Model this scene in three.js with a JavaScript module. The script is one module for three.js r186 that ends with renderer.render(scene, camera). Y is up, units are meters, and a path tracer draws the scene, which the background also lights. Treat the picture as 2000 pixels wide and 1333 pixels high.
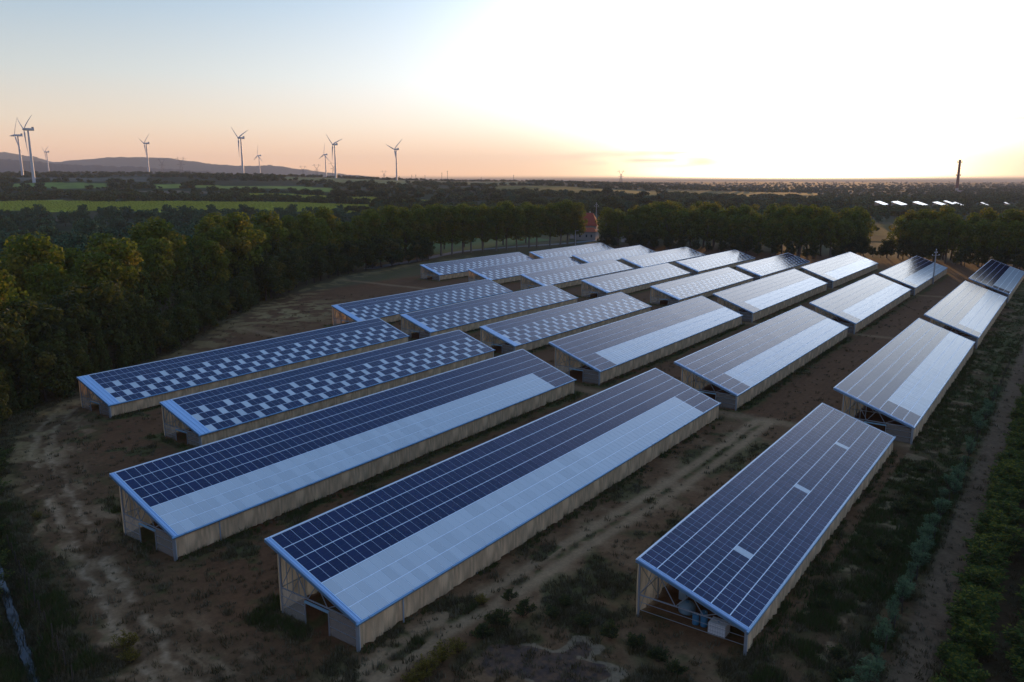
import * as THREE from 'three';
import { mergeGeometries } from 'three/addons/utils/BufferGeometryUtils.js';
import { RoundedBoxGeometry } from 'three/addons/geometries/RoundedBoxGeometry.js';

// ---------------------------------------------------------------- camera, sky, sun, exposure
const scene = new THREE.Scene();
const D2R = Math.PI / 180;
const camera = new THREE.PerspectiveCamera(2 * Math.atan(666.5 / 1553.5) / D2R, 2000 / 1333, 0.5, 40000);
camera.position.set(0, 37.35, 0);
camera.rotation.set(-11.6436 * D2R, 0, 0);
const renderer = new THREE.WebGLRenderer({ antialias: true });
renderer.toneMapping = THREE.LinearToneMapping;
renderer.toneMappingExposure = 1.32;
renderer.shadowMap.enabled = true;

const SUN_AZ = 19.4 * D2R, SUN_EL = 1.9 * D2R;
const mix = (a, b, t) => a + (b - a) * t;
const clamp = (x, a = 0, b = 1) => Math.min(b, Math.max(a, x));
const sstep = (a, b, x) => { const t = clamp((x - a) / (b - a)); return t * t * (3 - 2 * t); };
const mix3 = (a, b, t) => [mix(a[0], b[0], t), mix(a[1], b[1], t), mix(a[2], b[2], t)];
function rng(seed) { let a = seed >>> 0; return () => { a = (a + 0x6D2B79F5) | 0; let t = Math.imul(a ^ (a >>> 15), 1 | a); t = (t + Math.imul(t ^ (t >>> 7), 61 | t)) ^ t; return ((t ^ (t >>> 14)) >>> 0) / 4294967296; }; }
function hash2(x, y) { let h = Math.imul(x | 0, 374761393) + Math.imul(y | 0, 668265263) | 0; h = Math.imul(h ^ (h >>> 13), 1274126177); return ((h ^ (h >>> 16)) >>> 0) / 4294967296; }
function vnoise(x, y) { const i = Math.floor(x), j = Math.floor(y); let u = x - i, v = y - j; u = u * u * (3 - 2 * u); v = v * v * (3 - 2 * v); const a = hash2(i, j), b = hash2(i + 1, j), c = hash2(i, j + 1), d = hash2(i + 1, j + 1); return a + (b - a) * u + (c - a) * v + (a - b - c + d) * u * v; }
const fbm = (x, y, n = 3) => { let s = 0, a = 0.5, t = 0; for (let i = 0; i < n; i++) { s += a * vnoise(x + 17.3 * i, y - 9.1 * i); t += a; a *= 0.55; x *= 2.07; y *= 2.07; } return s / t; };

const SKY_STOPS = [[0, [0.82, 0.45, 0.25]], [1.5, [0.76, 0.49, 0.32]], [3.5, [0.64, 0.54, 0.42]], [6.5, [0.47, 0.505, 0.49]], [12, [0.25, 0.38, 0.505]], [24, [0.17, 0.30, 0.55]], [40, [0.12, 0.26, 0.54]], [60, [0.115, 0.25, 0.51]], [90, [0.11, 0.24, 0.48]]];
const SKY_AWAY = [[0, [0.33, 0.27, 0.29]], [6, [0.36, 0.32, 0.36]], [14, [0.29, 0.31, 0.40]], [30, [0.18, 0.28, 0.48]], [60, [0.13, 0.25, 0.50]], [90, [0.12, 0.24, 0.47]]];
function stops(list, e) { for (let i = 1; i < list.length; i++) if (e <= list[i][0]) return mix3(list[i - 1][1], list[i][1], (e - list[i - 1][0]) / (list[i][0] - list[i - 1][0])); return list[list.length - 1][1]; }
function skyColor(az, el) {                                   // radians; az 0 is straight ahead, positive to the right
  let da = az - SUN_AZ; da = Math.atan2(Math.sin(da), Math.cos(da)) / D2R;
  const e = Math.max(0, el / D2R);
  let c = mix3(stops(SKY_STOPS, e), stops(SKY_AWAY, e), sstep(55, 140, Math.abs(da)));
  const g = (0.72 * Math.exp(-((da / 31) ** 2)) * mix(0.4, 1, sstep(0, 7, e)) + 3.1 * Math.exp(-((da / mix(9, 13, sstep(0, 10, e))) ** 2))) * Math.exp(-((e / 19) ** 2));
  const warm = Math.exp(-((e / 3.2) ** 2));
  c = [c[0] + g, c[1] + g * mix(1, 0.80, warm), c[2] + g * mix(1.02, 0.46, warm)];
  const s = Math.exp(-((da / 7) ** 2) - ((e / 4) ** 2));
  c = [c[0] + 2.6 * s, c[1] + 2.0 * s, c[2] + 1.2 * s];
  // thin streaks of cloud low beside the sun and a soft bank on the right
  let cl = 0;
  const d = az / D2R;
  if (e < 12) {
    const n = fbm(d * 0.13 + 3, e * 7.5, 4);
    cl += sstep(0.40, 0.62, n) * Math.exp(-(((d - 10.2) / 5.2) ** 2)) * Math.exp(-(((e - 1.25) / 0.7) ** 2)) * 1.35;
    cl += sstep(0.30, 0.62, n) * Math.exp(-(((d - 33.5) / 5.0) ** 2)) * Math.exp(-(((e - 4.0) / 0.75) ** 2)) * 1.6;
    cl += sstep(0.5, 0.8, n) * Math.exp(-(((d + 30) / 9) ** 2)) * Math.exp(-(((e - 2.4) / 0.4) ** 2)) * 0.25;
  }
  cl = clamp(cl);
  return mix3(c, [0.70, 0.53, 0.38], cl);
}
{
  const W = 2048, H = 1024, data = new Float32Array(W * H * 4);
  for (let j = 0; j < H; j++) {
    const th = ((j + 0.5) / H - 0.5) * Math.PI;
    for (let i = 0; i < W; i++) {
      const ph = ((i + 0.5) / W - 0.5) * 2 * Math.PI;
      const az = Math.atan2(Math.cos(ph), -Math.sin(ph));
      const c = skyColor(az, Math.max(th, 0)), k = (j * W + i) * 4;
      const f = th < 0 ? mix(1, 0.12, sstep(0.01, 0.12, -th)) : 1;
      data[k] = c[0] * f; data[k + 1] = c[1] * f; data[k + 2] = c[2] * f; data[k + 3] = 1;
    }
  }
  const sky = new THREE.DataTexture(data, W, H, THREE.RGBAFormat, THREE.FloatType);
  sky.mapping = THREE.EquirectangularReflectionMapping; sky.magFilter = THREE.LinearFilter; sky.minFilter = THREE.LinearFilter;
  sky.wrapS = THREE.RepeatWrapping; sky.colorSpace = THREE.LinearSRGBColorSpace; sky.needsUpdate = true;
  scene.background = sky; scene.environment = sky;
}
const sun = new THREE.DirectionalLight(new THREE.Color().setRGB(1, 0.52, 0.18), 4.9);
sun.position.set(Math.sin(SUN_AZ) * Math.cos(SUN_EL), Math.sin(SUN_EL), -Math.cos(SUN_AZ) * Math.cos(SUN_EL)).multiplyScalar(3000);
sun.castShadow = true; sun.shadow.radius = 2; sun.shadow.mapSize.set(4096, 4096);
Object.assign(sun.shadow.camera, { left: -600, right: 600, top: 400, bottom: -400, near: 10, far: 7000 });
scene.add(sun); scene.add(sun.target);
scene.fog = new THREE.FogExp2(new THREE.Color().setRGB(0.84, 0.90, 1.0), 0.000062);

// ---------------------------------------------------------------- helpers
const used = {};
function numbered(n) { if (!(n in used)) { used[n] = 0; return n; } used[n]++; return n + '_' + String(used[n]).padStart(3, '0'); }
function tag(o, label, category, group) { o.userData.label = label; o.userData.category = category; if (group) o.userData.group = group; return o; }
function shade(o) { o.castShadow = true; o.receiveShadow = true; return o; }
function thing(name, label, category, group) { const g = new THREE.Group(); g.name = numbered(name); scene.add(g); return tag(g, label, category, group); }
function part(parent, name, geo, mat) { const m = shade(new THREE.Mesh(geo, mat)); m.name = name; parent.add(m); return m; }
function structure(name, geo, mat, kind = 'structure') { const m = shade(new THREE.Mesh(geo, mat)); m.name = numbered(name); m.userData.kind = kind; scene.add(m); return m; }
function copy(o, label, group) { const c = o.clone(); c.name = numbered(o.name.replace(/_\d{3}$/, '')); c.userData = { ...o.userData }; if (label) c.userData.label = label; if (group) c.userData.group = group; scene.add(c); return c; }
const col = (r, g, b) => new THREE.Color().setRGB(r, g, b);
const std = (c, roughness = 0.8, metalness = 0, extra = {}) => new THREE.MeshPhysicalMaterial({ color: col(...c), roughness, metalness, specularIntensity: roughness >= 0.8 ? 0.12 : 1, ...extra });   // earth, bark and plaster hardly gleam
const UNIT = new THREE.BoxGeometry(1, 1, 1);
const V = (x, y, z) => new THREE.Vector3(x, y, z);
const YUP = V(0, 1, 0);
function bar(parent, name, p, q, t, mat, t2 = t) {             // a straight steel member between two points
  const a = V(...p), b = V(...q), m = part(parent, name, UNIT, mat), dir = b.clone().sub(a);
  m.scale.set(t, dir.length(), t2); m.position.copy(a).add(b).multiplyScalar(0.5);
  m.quaternion.setFromUnitVectors(YUP, dir.normalize()); return m;
}
function barGeo(p, q, t) {
  const a = V(...p), b = V(...q), dir = b.clone().sub(a), g = new THREE.BoxGeometry(t, dir.length(), t);
  g.applyQuaternion(new THREE.Quaternion().setFromUnitVectors(YUP, dir.normalize())); g.translate((a.x + b.x) / 2, (a.y + b.y) / 2, (a.z + b.z) / 2); return g;
}
function taper(p, q, r0, r1, n = 7) {
  const a = V(...p), b = V(...q), dir = b.clone().sub(a), g = new THREE.CylinderGeometry(r1, r0, dir.length(), n, 1);
  g.applyQuaternion(new THREE.Quaternion().setFromUnitVectors(YUP, dir.normalize())); g.translate((a.x + b.x) / 2, (a.y + b.y) / 2, (a.z + b.z) / 2); return g;
}
function dataTex(w, h, fn, srgb = true) {
  const d = new Uint8Array(w * h * 4);
  for (let j = 0; j < h; j++) for (let i = 0; i < w; i++) { const c = fn(i, j), k = (j * w + i) * 4; for (let n = 0; n < 3; n++) { let x = clamp(c[n]); if (srgb) x = x <= 0.0031308 ? x * 12.92 : 1.055 * x ** (1 / 2.4) - 0.055; d[k + n] = Math.round(x * 255); } d[k + 3] = 255; }
  const t = new THREE.DataTexture(d, w, h, THREE.RGBAFormat); t.magFilter = THREE.LinearFilter; t.minFilter = THREE.LinearMipmapLinearFilter; t.generateMipmaps = true;
  t.wrapS = t.wrapT = THREE.RepeatWrapping; if (srgb) t.colorSpace = THREE.SRGBColorSpace; t.needsUpdate = true; return t;
}

// field axes: u runs along the sheds, v across them (ridge to eave)
const YAW = 35.5 * D2R, CU = Math.cos(YAW), SU = Math.sin(YAW);
const toUV = (x, z) => [x * SU - z * CU, x * CU + z * SU];
const toXZ = (u, v) => [u * SU + v * CU, -u * CU + v * SU];

// ---------------------------------------------------------------- sheds: where they stand
const K = 37.35 / 45;
const SHED_TYPES = [
  { he: 0.05458 * 37.35, hr: 0.13876 * 37.35, w: 0.2491 * 37.35, rows: 6, cols: 64, strip: 1.85, over: 0.0 },     // chequered
  { he: 0.06697 * 37.35, hr: 0.17559 * 37.35, w: 0.29668 * 37.35, rows: 7, cols: 74, strip: 0.55, over: 1.25 },    // with pale strip
  { he: 0.05819 * 37.35, hr: 0.14359 * 37.35, w: 0.26055 * 37.35, rows: 6, cols: 56, strip: 0.50, over: 0.0 }];    // nearly all dark
const SHEDS = [ // type, row, column counted from the hedge, u, v, length
  [0, 1, 5, 74.2, -158.5, 83.3], [0, 1, 4, 73.7, -128.5, 82.9], [1, 1, 3, 48.3, -97.4, 92.4], [1, 1, 2, 47.9, -65.8, 93.4], [2, 1, 1, 69.0, -33.4, 71.0],
  [0, 2, 6, 164.9, -185.9, 80.0], [0, 2, 5, 164.8, -157.0, 80.2], [0, 2, 4, 163.3, -126.9, 79.5], [1, 2, 3, 150.0, -96.6, 89.9], [1, 2, 2, 148.5, -65.0, 89.4], [1, 2, 1, 146.1, -33.1, 88.9],
  [0, 3, 8, 267.5, -241.7, 77.8], [0, 3, 7, 266.0, -212.9, 78.0], [0, 3, 6, 263.9, -184.0, 78.1], [0, 3, 5, 262.4, -154.5, 78.0], [0, 3, 4, 261.7, -125.2, 77.9], [1, 3, 3, 246.1, -95.4, 88.9], [1, 3, 2, 244.8, -64.5, 89.6], [1, 3, 1, 241.9, -32.9, 90.1],
  [0, 4, 8, 347.9, -237.0, 76.5], [0, 4, 7, 345.8, -209.4, 76.6], [0, 4, 6, 347.4, -182.4, 79.1], [0, 4, 5, 346.9, -153.5, 78.1], [0, 4, 4, 346.1, -124.2, 76.5], [1, 4, 3, 342.4, -94.9, 86.6], [1, 4, 2, 339.8, -63.8, 86.0], [1, 4, 1, 340.8, -32.8, 86.6],
].map(([type, row, column, u, v, L]) => ({ type, row, column, u: u * K, v: v * K, L: L * K }));

// ---------------------------------------------------------------- ground
const TRACK = [[-74.4, -131.2], [-70.6, -116.1], [-65.4, -105.7], [-57.5, -94.2], [-48.8, -83.5], [-41.5, -73.6], [-34.8, -64.9], [-28.2, -57.1], [-23.1, -51.4], [-16, -42]];
const RUTS = [[-18, -44], [-13.3, -50.8], [-11.0, -54.4], [-6.5, -60.8], [0.0, -68.0], [8.1, -78.3], [18.6, -90.9], [28.1, -103.6], [39.0, -118.7]];
const DITCH = [[-66, -92], [-58.3, -82.1], [-47.7, -68.5], [-42.1, -61.5], [-38.1, -56.4], [-35.0, -52.6], [-30, -46]];
const ROAD = [[-60, -330], [-42.5, -366.6], [-26.2, -407.7], [0.0, -435.0], [26.3, -455.4], [52.9, -485.6], [80, -530]];
const TREELINE = [[-66, -80], [-73.0, -101.6], [-77.3, -117.4], [-76.5, -131.8], [-76.6, -154.2], [-73.5, -168.3], [-75.0, -205.6], [-75.0, -230.8], [-71.5, -269.0], [-65.5, -304.7], [-52.0, -336.7], [-38.0, -362.0], [-27, -384]];
function lineDist(pts, x, z) {                                // [distance, signed side, metres along]
  let best = 1e9, side = 0, along = 0, run = 0;
  for (let i = 1; i < pts.length; i++) {
    const [ax, az] = pts[i - 1], dx = pts[i][0] - ax, dz = pts[i][1] - az, l2 = dx * dx + dz * dz, t = clamp(((x - ax) * dx + (z - az) * dz) / l2);
    const ex = x - ax - t * dx, ez = z - az - t * dz, d = ex * ex + ez * ez;
    if (d < best) { best = d; side = Math.sign(dx * ez - dz * ex); along = run + t * Math.sqrt(l2); }
    run += Math.sqrt(l2);
  }
  return [Math.sqrt(best), side, along];
}
const C = { red: [0.118, 0.050, 0.022], brown: [0.145, 0.072, 0.033], pale: [0.300, 0.180, 0.092], green: [0.062, 0.060, 0.018], green2: [0.088, 0.080, 0.026], dry: [0.240, 0.160, 0.068], dark: [0.048, 0.033, 0.016] };
const COLV = [0, 1, 2, 3, 4, 5, 6, 7].map(k => [-27.6, -54.2, -80.4, -105.6, -129.8, -153.6, -176.4, -199][k]);
function groundColor(x, z, fine = true) {
  const [u, v] = toUV(x, z);
  const n1 = fbm(x / 13 + 5, z / 13, 3), n2 = fbm(x / 2.7, z / 2.7 + 40, 3), n3 = fine ? fbm(x / 0.42, z / 0.42, 3) : 0.5, grit = fine ? vnoise(x / 0.13, z / 0.13) : 0.5;
  let c;
  const [td, ts] = lineDist(TREELINE, x, z);
  if (v > -16.3) {                                              // weeds, hedge line, path and orchard
    c = mix3(mix3(mix3(C.brown, C.dark, 0.35), C.green, sstep(0.30, 0.5, n1 * 0.5 + n2 * 0.5)), C.pale, sstep(0.58, 0.70, fbm(x / 1.3 + 3, z / 1.3, 3)) * 0.5 * sstep(-17, -12.5, -24 - v));
    const path = sstep(-8.8, -7.6, v + (n2 - 0.5) * 0.9) * (1 - sstep(-5.6, -4.6, v + (n2 - 0.5) * 1.2));
    c = mix3(c, mix3([0.110, 0.062, 0.034], [0.165, 0.098, 0.056], fbm(x / 0.9, z / 2.2, 3)), path * 0.9);
    if (v > -5.4) c = mix3(c, mix3(C.brown, C.dark, 0.4 + 0.6 * n2), 0.85 * sstep(-5.4, -4, v));
    c = mix3(c, C.green, 0.6 * Math.exp(-(((v + 11.2) / 0.9) ** 2)));
  } else {
    c = mix3(C.red, C.brown, n1 * 0.7);
    { const out = Math.max(sstep(396, 412, u + (n1 - 0.5) * 10), 1 - sstep(-212, -204, v)); if (out > 0) c = mix3(c, mix3([0.105, 0.072, 0.038], C.green, n2), out); }
    // ploughed strips between the sheds, grass beside the walls
    let near = 9; for (const s of SHEDS) { const t = SHED_TYPES[s.type]; if (u > s.u - 6 && u < s.u + s.L + 4) { const a = s.v + t.over - v, b = v - s.v - t.w; near = Math.min(near, Math.max(a, b, s.u - u, u - s.u - s.L)); } }
    const furrow = 0.5 + 0.5 * Math.sin((v + (n1 - 0.5) * 1.2) * 6.3);
    if (near > 2.2 && u > 40 && u < 428 && v > -206) c = mix3(c, mix3(C.red, C.dark, 0.35), furrow * 0.35);
    if (near > -0.2) { const gr = sstep(0.1, 0.5, near) * (1 - sstep(1.0, 2.6, near + (n2 - 0.5) * 2.6)); c = mix3(c, mix3(C.green, C.green2, n3), gr * sstep(0.3, 0.5, n2 * 0.6 + n1 * 0.4)); }
    // open ground beside the nearly dark shed, with wheel ruts
    if (u < 122 && v > -44.5) {
      c = mix3(mix3(C.brown, C.pale, sstep(0.46, 0.66, n2 * 0.6 + n1 * 0.4) * 0.22), C.green, sstep(0.50, 0.66, fbm(x / 5 + 90, z / 5, 3)) * 0.8);
    }
    // cross paths between the rows
    for (const cu of [120.4, 203, 284]) c = mix3(c, mix3(C.pale, C.brown, 0.3), 0.75 * Math.exp(-(((u - cu + (n1 - 0.5) * 2) / 1.5) ** 2)) * sstep(0.2, 0.5, n2 + 0.15));
  }
  const [rd] = lineDist(RUTS, x, z);
  if (rd < 5) { const w = Math.exp(-((Math.abs(rd - 1.05) / 0.72) ** 2)); c = mix3(c, mix3(C.pale, C.brown, n3 * 0.35), clamp(w * 1.25)); c = mix3(c, C.pale, 0.4 * Math.exp(-((rd / 2.6) ** 2)) * sstep(0.4, 0.6, n2)); c = mix3(c, C.green, 0.75 * Math.exp(-((rd / 0.42) ** 2)) * sstep(0.42, 0.55, fbm(x / 1.6 + 7, z / 1.6, 2))); }
  if (u < 66 && v < -40) {                                      // the yard round the near ends: bare track, grass beyond it
    const [d, s] = lineDist(TRACK, x, z), dd = -d * s + (n2 - 0.5) * 2.2;      // dd > 0 towards the sheds
    const al = lineDist(TRACK, x, z)[2], streak = fbm(al / 5.5, dd * 0.9 + 20, 3); const bare = mix3(mix3(mix3(C.brown, C.dark, 0.25), C.pale, 0.62 * sstep(0.46, 0.66, n2 * 0.35 + n1 * 0.2 + streak * 0.45)), C.green, 0.85 * sstep(0.52, 0.62, fbm(x / 2.2 + 31, z / 2.2, 3) * 0.7 + streak * 0.3) * sstep(0.8, 4, Math.abs(dd)));
    if (dd > -3.6) c = mix3(bare, c, sstep(3.5, 9, dd + (n1 - 0.5) * 6));
    if (dd > 4) c = mix3(c, mix3(C.green, C.green2, n3), sstep(0.60, 0.70, fbm(x / 3.4 + 60, z / 3.4, 3)) * 0.8);
    const rut = Math.exp(-((Math.abs(Math.abs(dd + 0.3) - 1.1) / 0.45) ** 2)); if (d < 4) c = mix3(c, mix3(C.pale, [0.38, 0.25, 0.145], n3), 0.6 * rut * sstep(0.3, 0.5, n2));
    const gr = 1 - sstep(-4.6, -3.0, dd); c = mix3(c, mix3(mix3(C.green, [0.075, 0.058, 0.026], n2), C.dark, n3 * 0.4), gr);
  }
  if (ts < 0 && td >= 80) c = mix3([0.105, 0.072, 0.038], C.green, n2);
  if (td < 80 && v < -100) { const g = ts < 0 ? 1 : Math.exp(-td / 3); c = mix3(c, mix3([0.105, 0.072, 0.038], C.green, n2), g * 0.9); if (ts > 0 && td < 11) c = mix3(c, C.dry, 0.55 * sstep(0.45, 0.62, n2) * (1 - sstep(6, 11, td))); }
  { const q = Math.exp(-(((x + 62) / 13) ** 2) - (((z + 222) / 20) ** 2)); c = mix3(c, C.dry, clamp(q * 1.3) * sstep(0.35, 0.6, n2)); }
  // drying mud by the puddles
  { const wx = x + 5 * (fbm(x / 3 + 8, z / 3, 3) - 0.5), wz = z + 5 * (fbm(x / 3 - 8, z / 3 + 30, 3) - 0.5), q = Math.exp(-(((wx - 3) / 5.5) ** 2) - (((wz + 55.6) / 3.4) ** 2)) + (n2 - 0.5) * 0.2; c = mix3(c, mix3([0.06, 0.045, 0.042], C.brown, n3), sstep(0.32, 0.5, q)); c = mix3(c, [0.24, 0.16, 0.09], 0.8 * sstep(0.36, 0.40, q) * (1 - sstep(0.50, 0.54, q)) * sstep(0, 2, x)); }
  const [dd] = lineDist(DITCH, x, z); if (dd < 3) c = mix3(c, mix3(C.dark, C.green, n2), 1 - sstep(0.8, 3, dd));
  const k = mix(0.62, 1.38, n3 * 0.62 + grit * 0.38) * mix(0.86, 1.14, n2);
  return [c[0] * k, c[1] * k, c[2] * k];
}
function groundY(x, z) {
  let h = (fbm(x / 3.1, z / 3.1, 3) - 0.5) * mix(0.14, 0.03, sstep(120, 160, -z)) - 0.07;
  if (z > -160 && x < -15) { const [d] = lineDist(DITCH, x, z); h -= 1.5 * Math.exp(-((d / 1.5) ** 2)); }
  if (z > -200) { const [, v] = toUV(x, z); h -= 0.5 * Math.exp(-(((v + 11.3) / 0.8) ** 2)); const [rd] = lineDist(RUTS, x, z); h -= 0.07 * Math.exp(-((Math.abs(rd - 0.95) / 0.35) ** 2)); }
  return h;
}
const noiseTex = dataTex(512, 512, (i, j) => { const n = 0.55 * hash2(i >> 1, j >> 1) + 0.45 * fbm(i / 9, j / 9, 3); return [n, n, n]; }, false);
function sheet(name, x0, x1, z0, z1, step, tw, th, yOff, hole) {
  const nx = Math.round((x1 - x0) / step), nz = Math.round((z1 - z0) / step), pos = [], uv = [], idx = [];
  for (let j = 0; j <= nz; j++) for (let i = 0; i <= nx; i++) { const x = mix(x0, x1, i / nx), z = mix(z0, z1, j / nz); let y = groundY(x, z) + yOff; if (hole && x > hole[0] && x < hole[1] && z > hole[2] && z < hole[3]) y -= 1.6; pos.push(x, y, z); uv.push(i / nx, j / nz); }
  for (let j = 0; j < nz; j++) for (let i = 0; i < nx; i++) { const a = j * (nx + 1) + i, b = a + nx + 1; idx.push(a, b, a + 1, b, b + 1, a + 1); }
  const g = new THREE.BufferGeometry(); g.setAttribute('position', new THREE.Float32BufferAttribute(pos, 3)); g.setAttribute('uv', new THREE.Float32BufferAttribute(uv, 2)); g.setIndex(idx); g.computeVertexNormals();
  const map = dataTex(tw, th, (i, j) => groundColor(mix(x0, x1, (i + 0.5) / tw), mix(z0, z1, (j + 0.5) / th)));
  const bump = noiseTex.clone(); bump.repeat.set((x1 - x0) / 7, (z1 - z0) / 7); bump.needsUpdate = true;
  return structure(name, g, new THREE.MeshPhysicalMaterial({ map, roughness: 0.95, specularIntensity: 0.08, bumpMap: bump, bumpScale: 0.018 }));
}
const S1 = [-78, 82, -142, -42], S2 = [-190, 270, -470, -30];
sheet('yard_ground', ...S1, 0.8, 2048, 1280, 0.01);
sheet('field_ground', ...S2, 2.5, 2048, 1960, 0, [S1[0] + 4, S1[1] - 4, S1[2] + 4, S1[3] - 4]);

// far terrain: flat to the right, rising to a low hill on the left
const PROFILE = [[0, 0], [500, 0], [700, 5], [1000, 16], [1250, 29], [1500, 37], [2000, 46], [2500, 46], [3500, 30], [5000, 20], [12000, 10]];
function profile(r) { for (let i = 1; i < PROFILE.length; i++) if (r <= PROFILE[i][0]) return mix(PROFILE[i - 1][1], PROFILE[i][1], (r - PROFILE[i - 1][0]) / (PROFILE[i][0] - PROFILE[i - 1][0])); return 10; }
function terrainY(x, z) {
  const r = -z; if (r < 480) return 0;
  const a = x / r; const w = a < 0 ? mix(0.52, 1, sstep(0, -0.42, a)) : mix(0.52, 0.06, sstep(0, 0.32, a));
  return profile(r) * w + (fbm(x / 260, z / 260, 3) - 0.5) * 8 * sstep(600, 1500, r);
}
const FIELDS = [ // x0, x1 as a share of distance, r0, r1, colour; vineyard tones brightened as if sunlit
  [-0.70, -0.17, 745, 880, [0.35, 0.34, 0.035]], [-0.62, -0.50, 1120, 1240, [0.15, 0.19, 0.04]], [-0.44, -0.22, 1130, 1215, [0.19, 0.22, 0.04]], [-0.47, -0.36, 1010, 1060, [0.15, 0.115, 0.07]],
  [-0.33, -0.17, 965, 1035, [0.23, 0.26, 0.04]], [-0.19, -0.10, 905, 985, [0.19, 0.21, 0.04]], [-0.28, -0.13, 1500, 2000, [0.10, 0.13, 0.05]], [-0.02, 0.18, 1300, 1620, [0.105, 0.095, 0.022]],
  [0.19, 0.38, 1480, 1800, [0.10, 0.085, 0.02]], [0.40, 0.63, 520, 640, [0.06, 0.058, 0.016]], [-0.15, 0.02, 1700, 2300, [0.10, 0.11, 0.05]], [0.0, 0.2, 2300, 2700, [0.07, 0.055, 0.025]], [-0.62, -0.45, 1310, 1500, [0.085, 0.085, 0.06]]];
function fieldAt(x, z) { const r = -z; if (r < 400) return null; const a = x / r; for (const f of FIELDS) if (a > f[0] && a < f[1] && r > f[2] + 14 * Math.sin(a * 60) && r < f[3] + 10 * Math.sin(a * 43 + 1)) return f; return null; }
{
  const az = []; for (let i = 0; i <= 420; i++) az.push(mix(-46, 46, i / 420)); for (let a = 52; a < 314; a += 6) az.push(a);
  const rad = [0, 20]; for (let r = 40; r < 7200; r *= 1.0215) rad.push(r); const pos = [], cl = [], idx = [], N = az.length;
  for (const r of rad) for (const a of az) {
    const x = r * Math.sin(a * D2R), z = -r * Math.cos(a * D2R);
    let y = terrainY(x, z) - 0.02; if (x > S2[0] + 6 && x < S2[1] - 6 && z > S2[2] + 8 && z < S2[3] - 6) y -= 2.5;
    pos.push(x, y, z);
    let c; const f = fieldAt(x, z), n = fbm(x / 60, z / 60, 3), n2 = fbm(x / 9, z / 9, 2);
    if (r < 520) c = groundColor(x, z, false); else { c = mix3([0.026, 0.033, 0.013], [0.055, 0.046, 0.024], sstep(0.45, 0.78, n)); if (f) c = f[4]; }
    const k = mix(0.7, 1.3, n2); cl.push(c[0] * k, c[1] * k, c[2] * k);
  }
  for (let j = 0; j < rad.length - 1; j++) for (let i = 0; i < N; i++) { const a = j * N + i, b = j * N + (i + 1) % N, c = a + N, d = b + N; idx.push(a, b, c, b, d, c); }
  const g = new THREE.BufferGeometry(); g.setAttribute('position', new THREE.Float32BufferAttribute(pos, 3)); g.setAttribute('color', new THREE.Float32BufferAttribute(cl, 3)); g.setIndex(idx); g.computeVertexNormals();
  structure('terrain', g, new THREE.MeshPhysicalMaterial({ vertexColors: true, roughness: 1, specularIntensity: 0.05 }));
}
// blue hills beyond the wind farm: ridge heights along the azimuth
function hill(name, dist, depth, ridge, seed, c) {
  const pos = [], idx = [], n = 240, m = 14;
  for (let i = 0; i <= n; i++) {
    const t = i / n, s = t * (ridge.length - 1), k = Math.min(ridge.length - 2, Math.floor(s)), f = s - k;
    const a = mix(ridge[k][0], ridge[k + 1][0], f), h = mix(ridge[k][1], ridge[k + 1][1], f * f * (3 - 2 * f));
    for (let j = 0; j <= m; j++) {
      const q = j / m * 2 - 1, r = dist + q * depth, fall = 1 - Math.abs(q) ** 1.4;
      const y = Math.max(-5, (h + 14 * (fbm(i / 7 + seed, j / 2, 3) - 0.5) * (h > 20 ? 1 : 0)) * fall - 4 + (1 - Math.abs(q)) * 8 * (fbm(i / 2, j * 1.3 + seed, 2) - 0.5));
      pos.push(a * r, y, -r);
    }
  }
  for (let i = 0; i < n; i++) for (let j = 0; j < m; j++) { const a = i * (m + 1) + j, b = a + m + 1; idx.push(a, b, a + 1, b, b + 1, a + 1); }
  const g = new THREE.BufferGeometry(); g.setAttribute('position', new THREE.Float32BufferAttribute(pos, 3)); g.setIndex(idx); g.computeVertexNormals();
  return structure(name, g, std(c, 1));
}
const px = x => (x - 1000) / 1586, hy = (y, r) => 37.35 + (346.4 - y) * r / 1553;
hill('hills', 7600, 900, [[-140, 340], [-40, 300], [0, 298], [60, 305], [110, 317], [160, 313], [230, 308.5], [330, 309.5], [380, 316], [420, 321], [470, 324], [520, 323], [545, 325], [590, 331], [640, 337], [700, 342], [740, 347], [820, 350]].map(([x, y]) => [px(x), hy(y, 7600)]), 3, [0.040, 0.050, 0.036]);
hill('hills', 5200, 800, [[-140, 320], [0, 311], [60, 315], [130, 321], [200, 323], [270, 326], [330, 330], [400, 334], [460, 341], [520, 350]].map(([x, y]) => [px(x), hy(y, 5200)]), 8, [0.018, 0.028, 0.026]);

// dark water in the ditch and shallow puddles
{
  const pts = DITCH.slice(1), pos = [], idx = []; const c = new THREE.CatmullRomCurve3(pts.map(p => V(p[0], 0, p[1])));
  for (let i = 0; i <= 40; i++) { const p = c.getPoint(i / 40), t = c.getTangent(i / 40), w = 0.36 + 0.08 * Math.sin(i * 1.7); pos.push(p.x - t.z * w, -1.2, p.z + t.x * w, p.x + t.z * w, -1.2, p.z - t.x * w); if (i < 40) idx.push(2 * i, 2 * i + 1, 2 * i + 2, 2 * i + 1, 2 * i + 3, 2 * i + 2); }
  const g = new THREE.BufferGeometry(); g.setAttribute('position', new THREE.Float32BufferAttribute(pos, 3)); g.setIndex(idx); g.computeVertexNormals();
  structure('ditch_water', g, std([0.012, 0.013, 0.012], 0.12, 0, { ior: 1.33 }));
}

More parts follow.
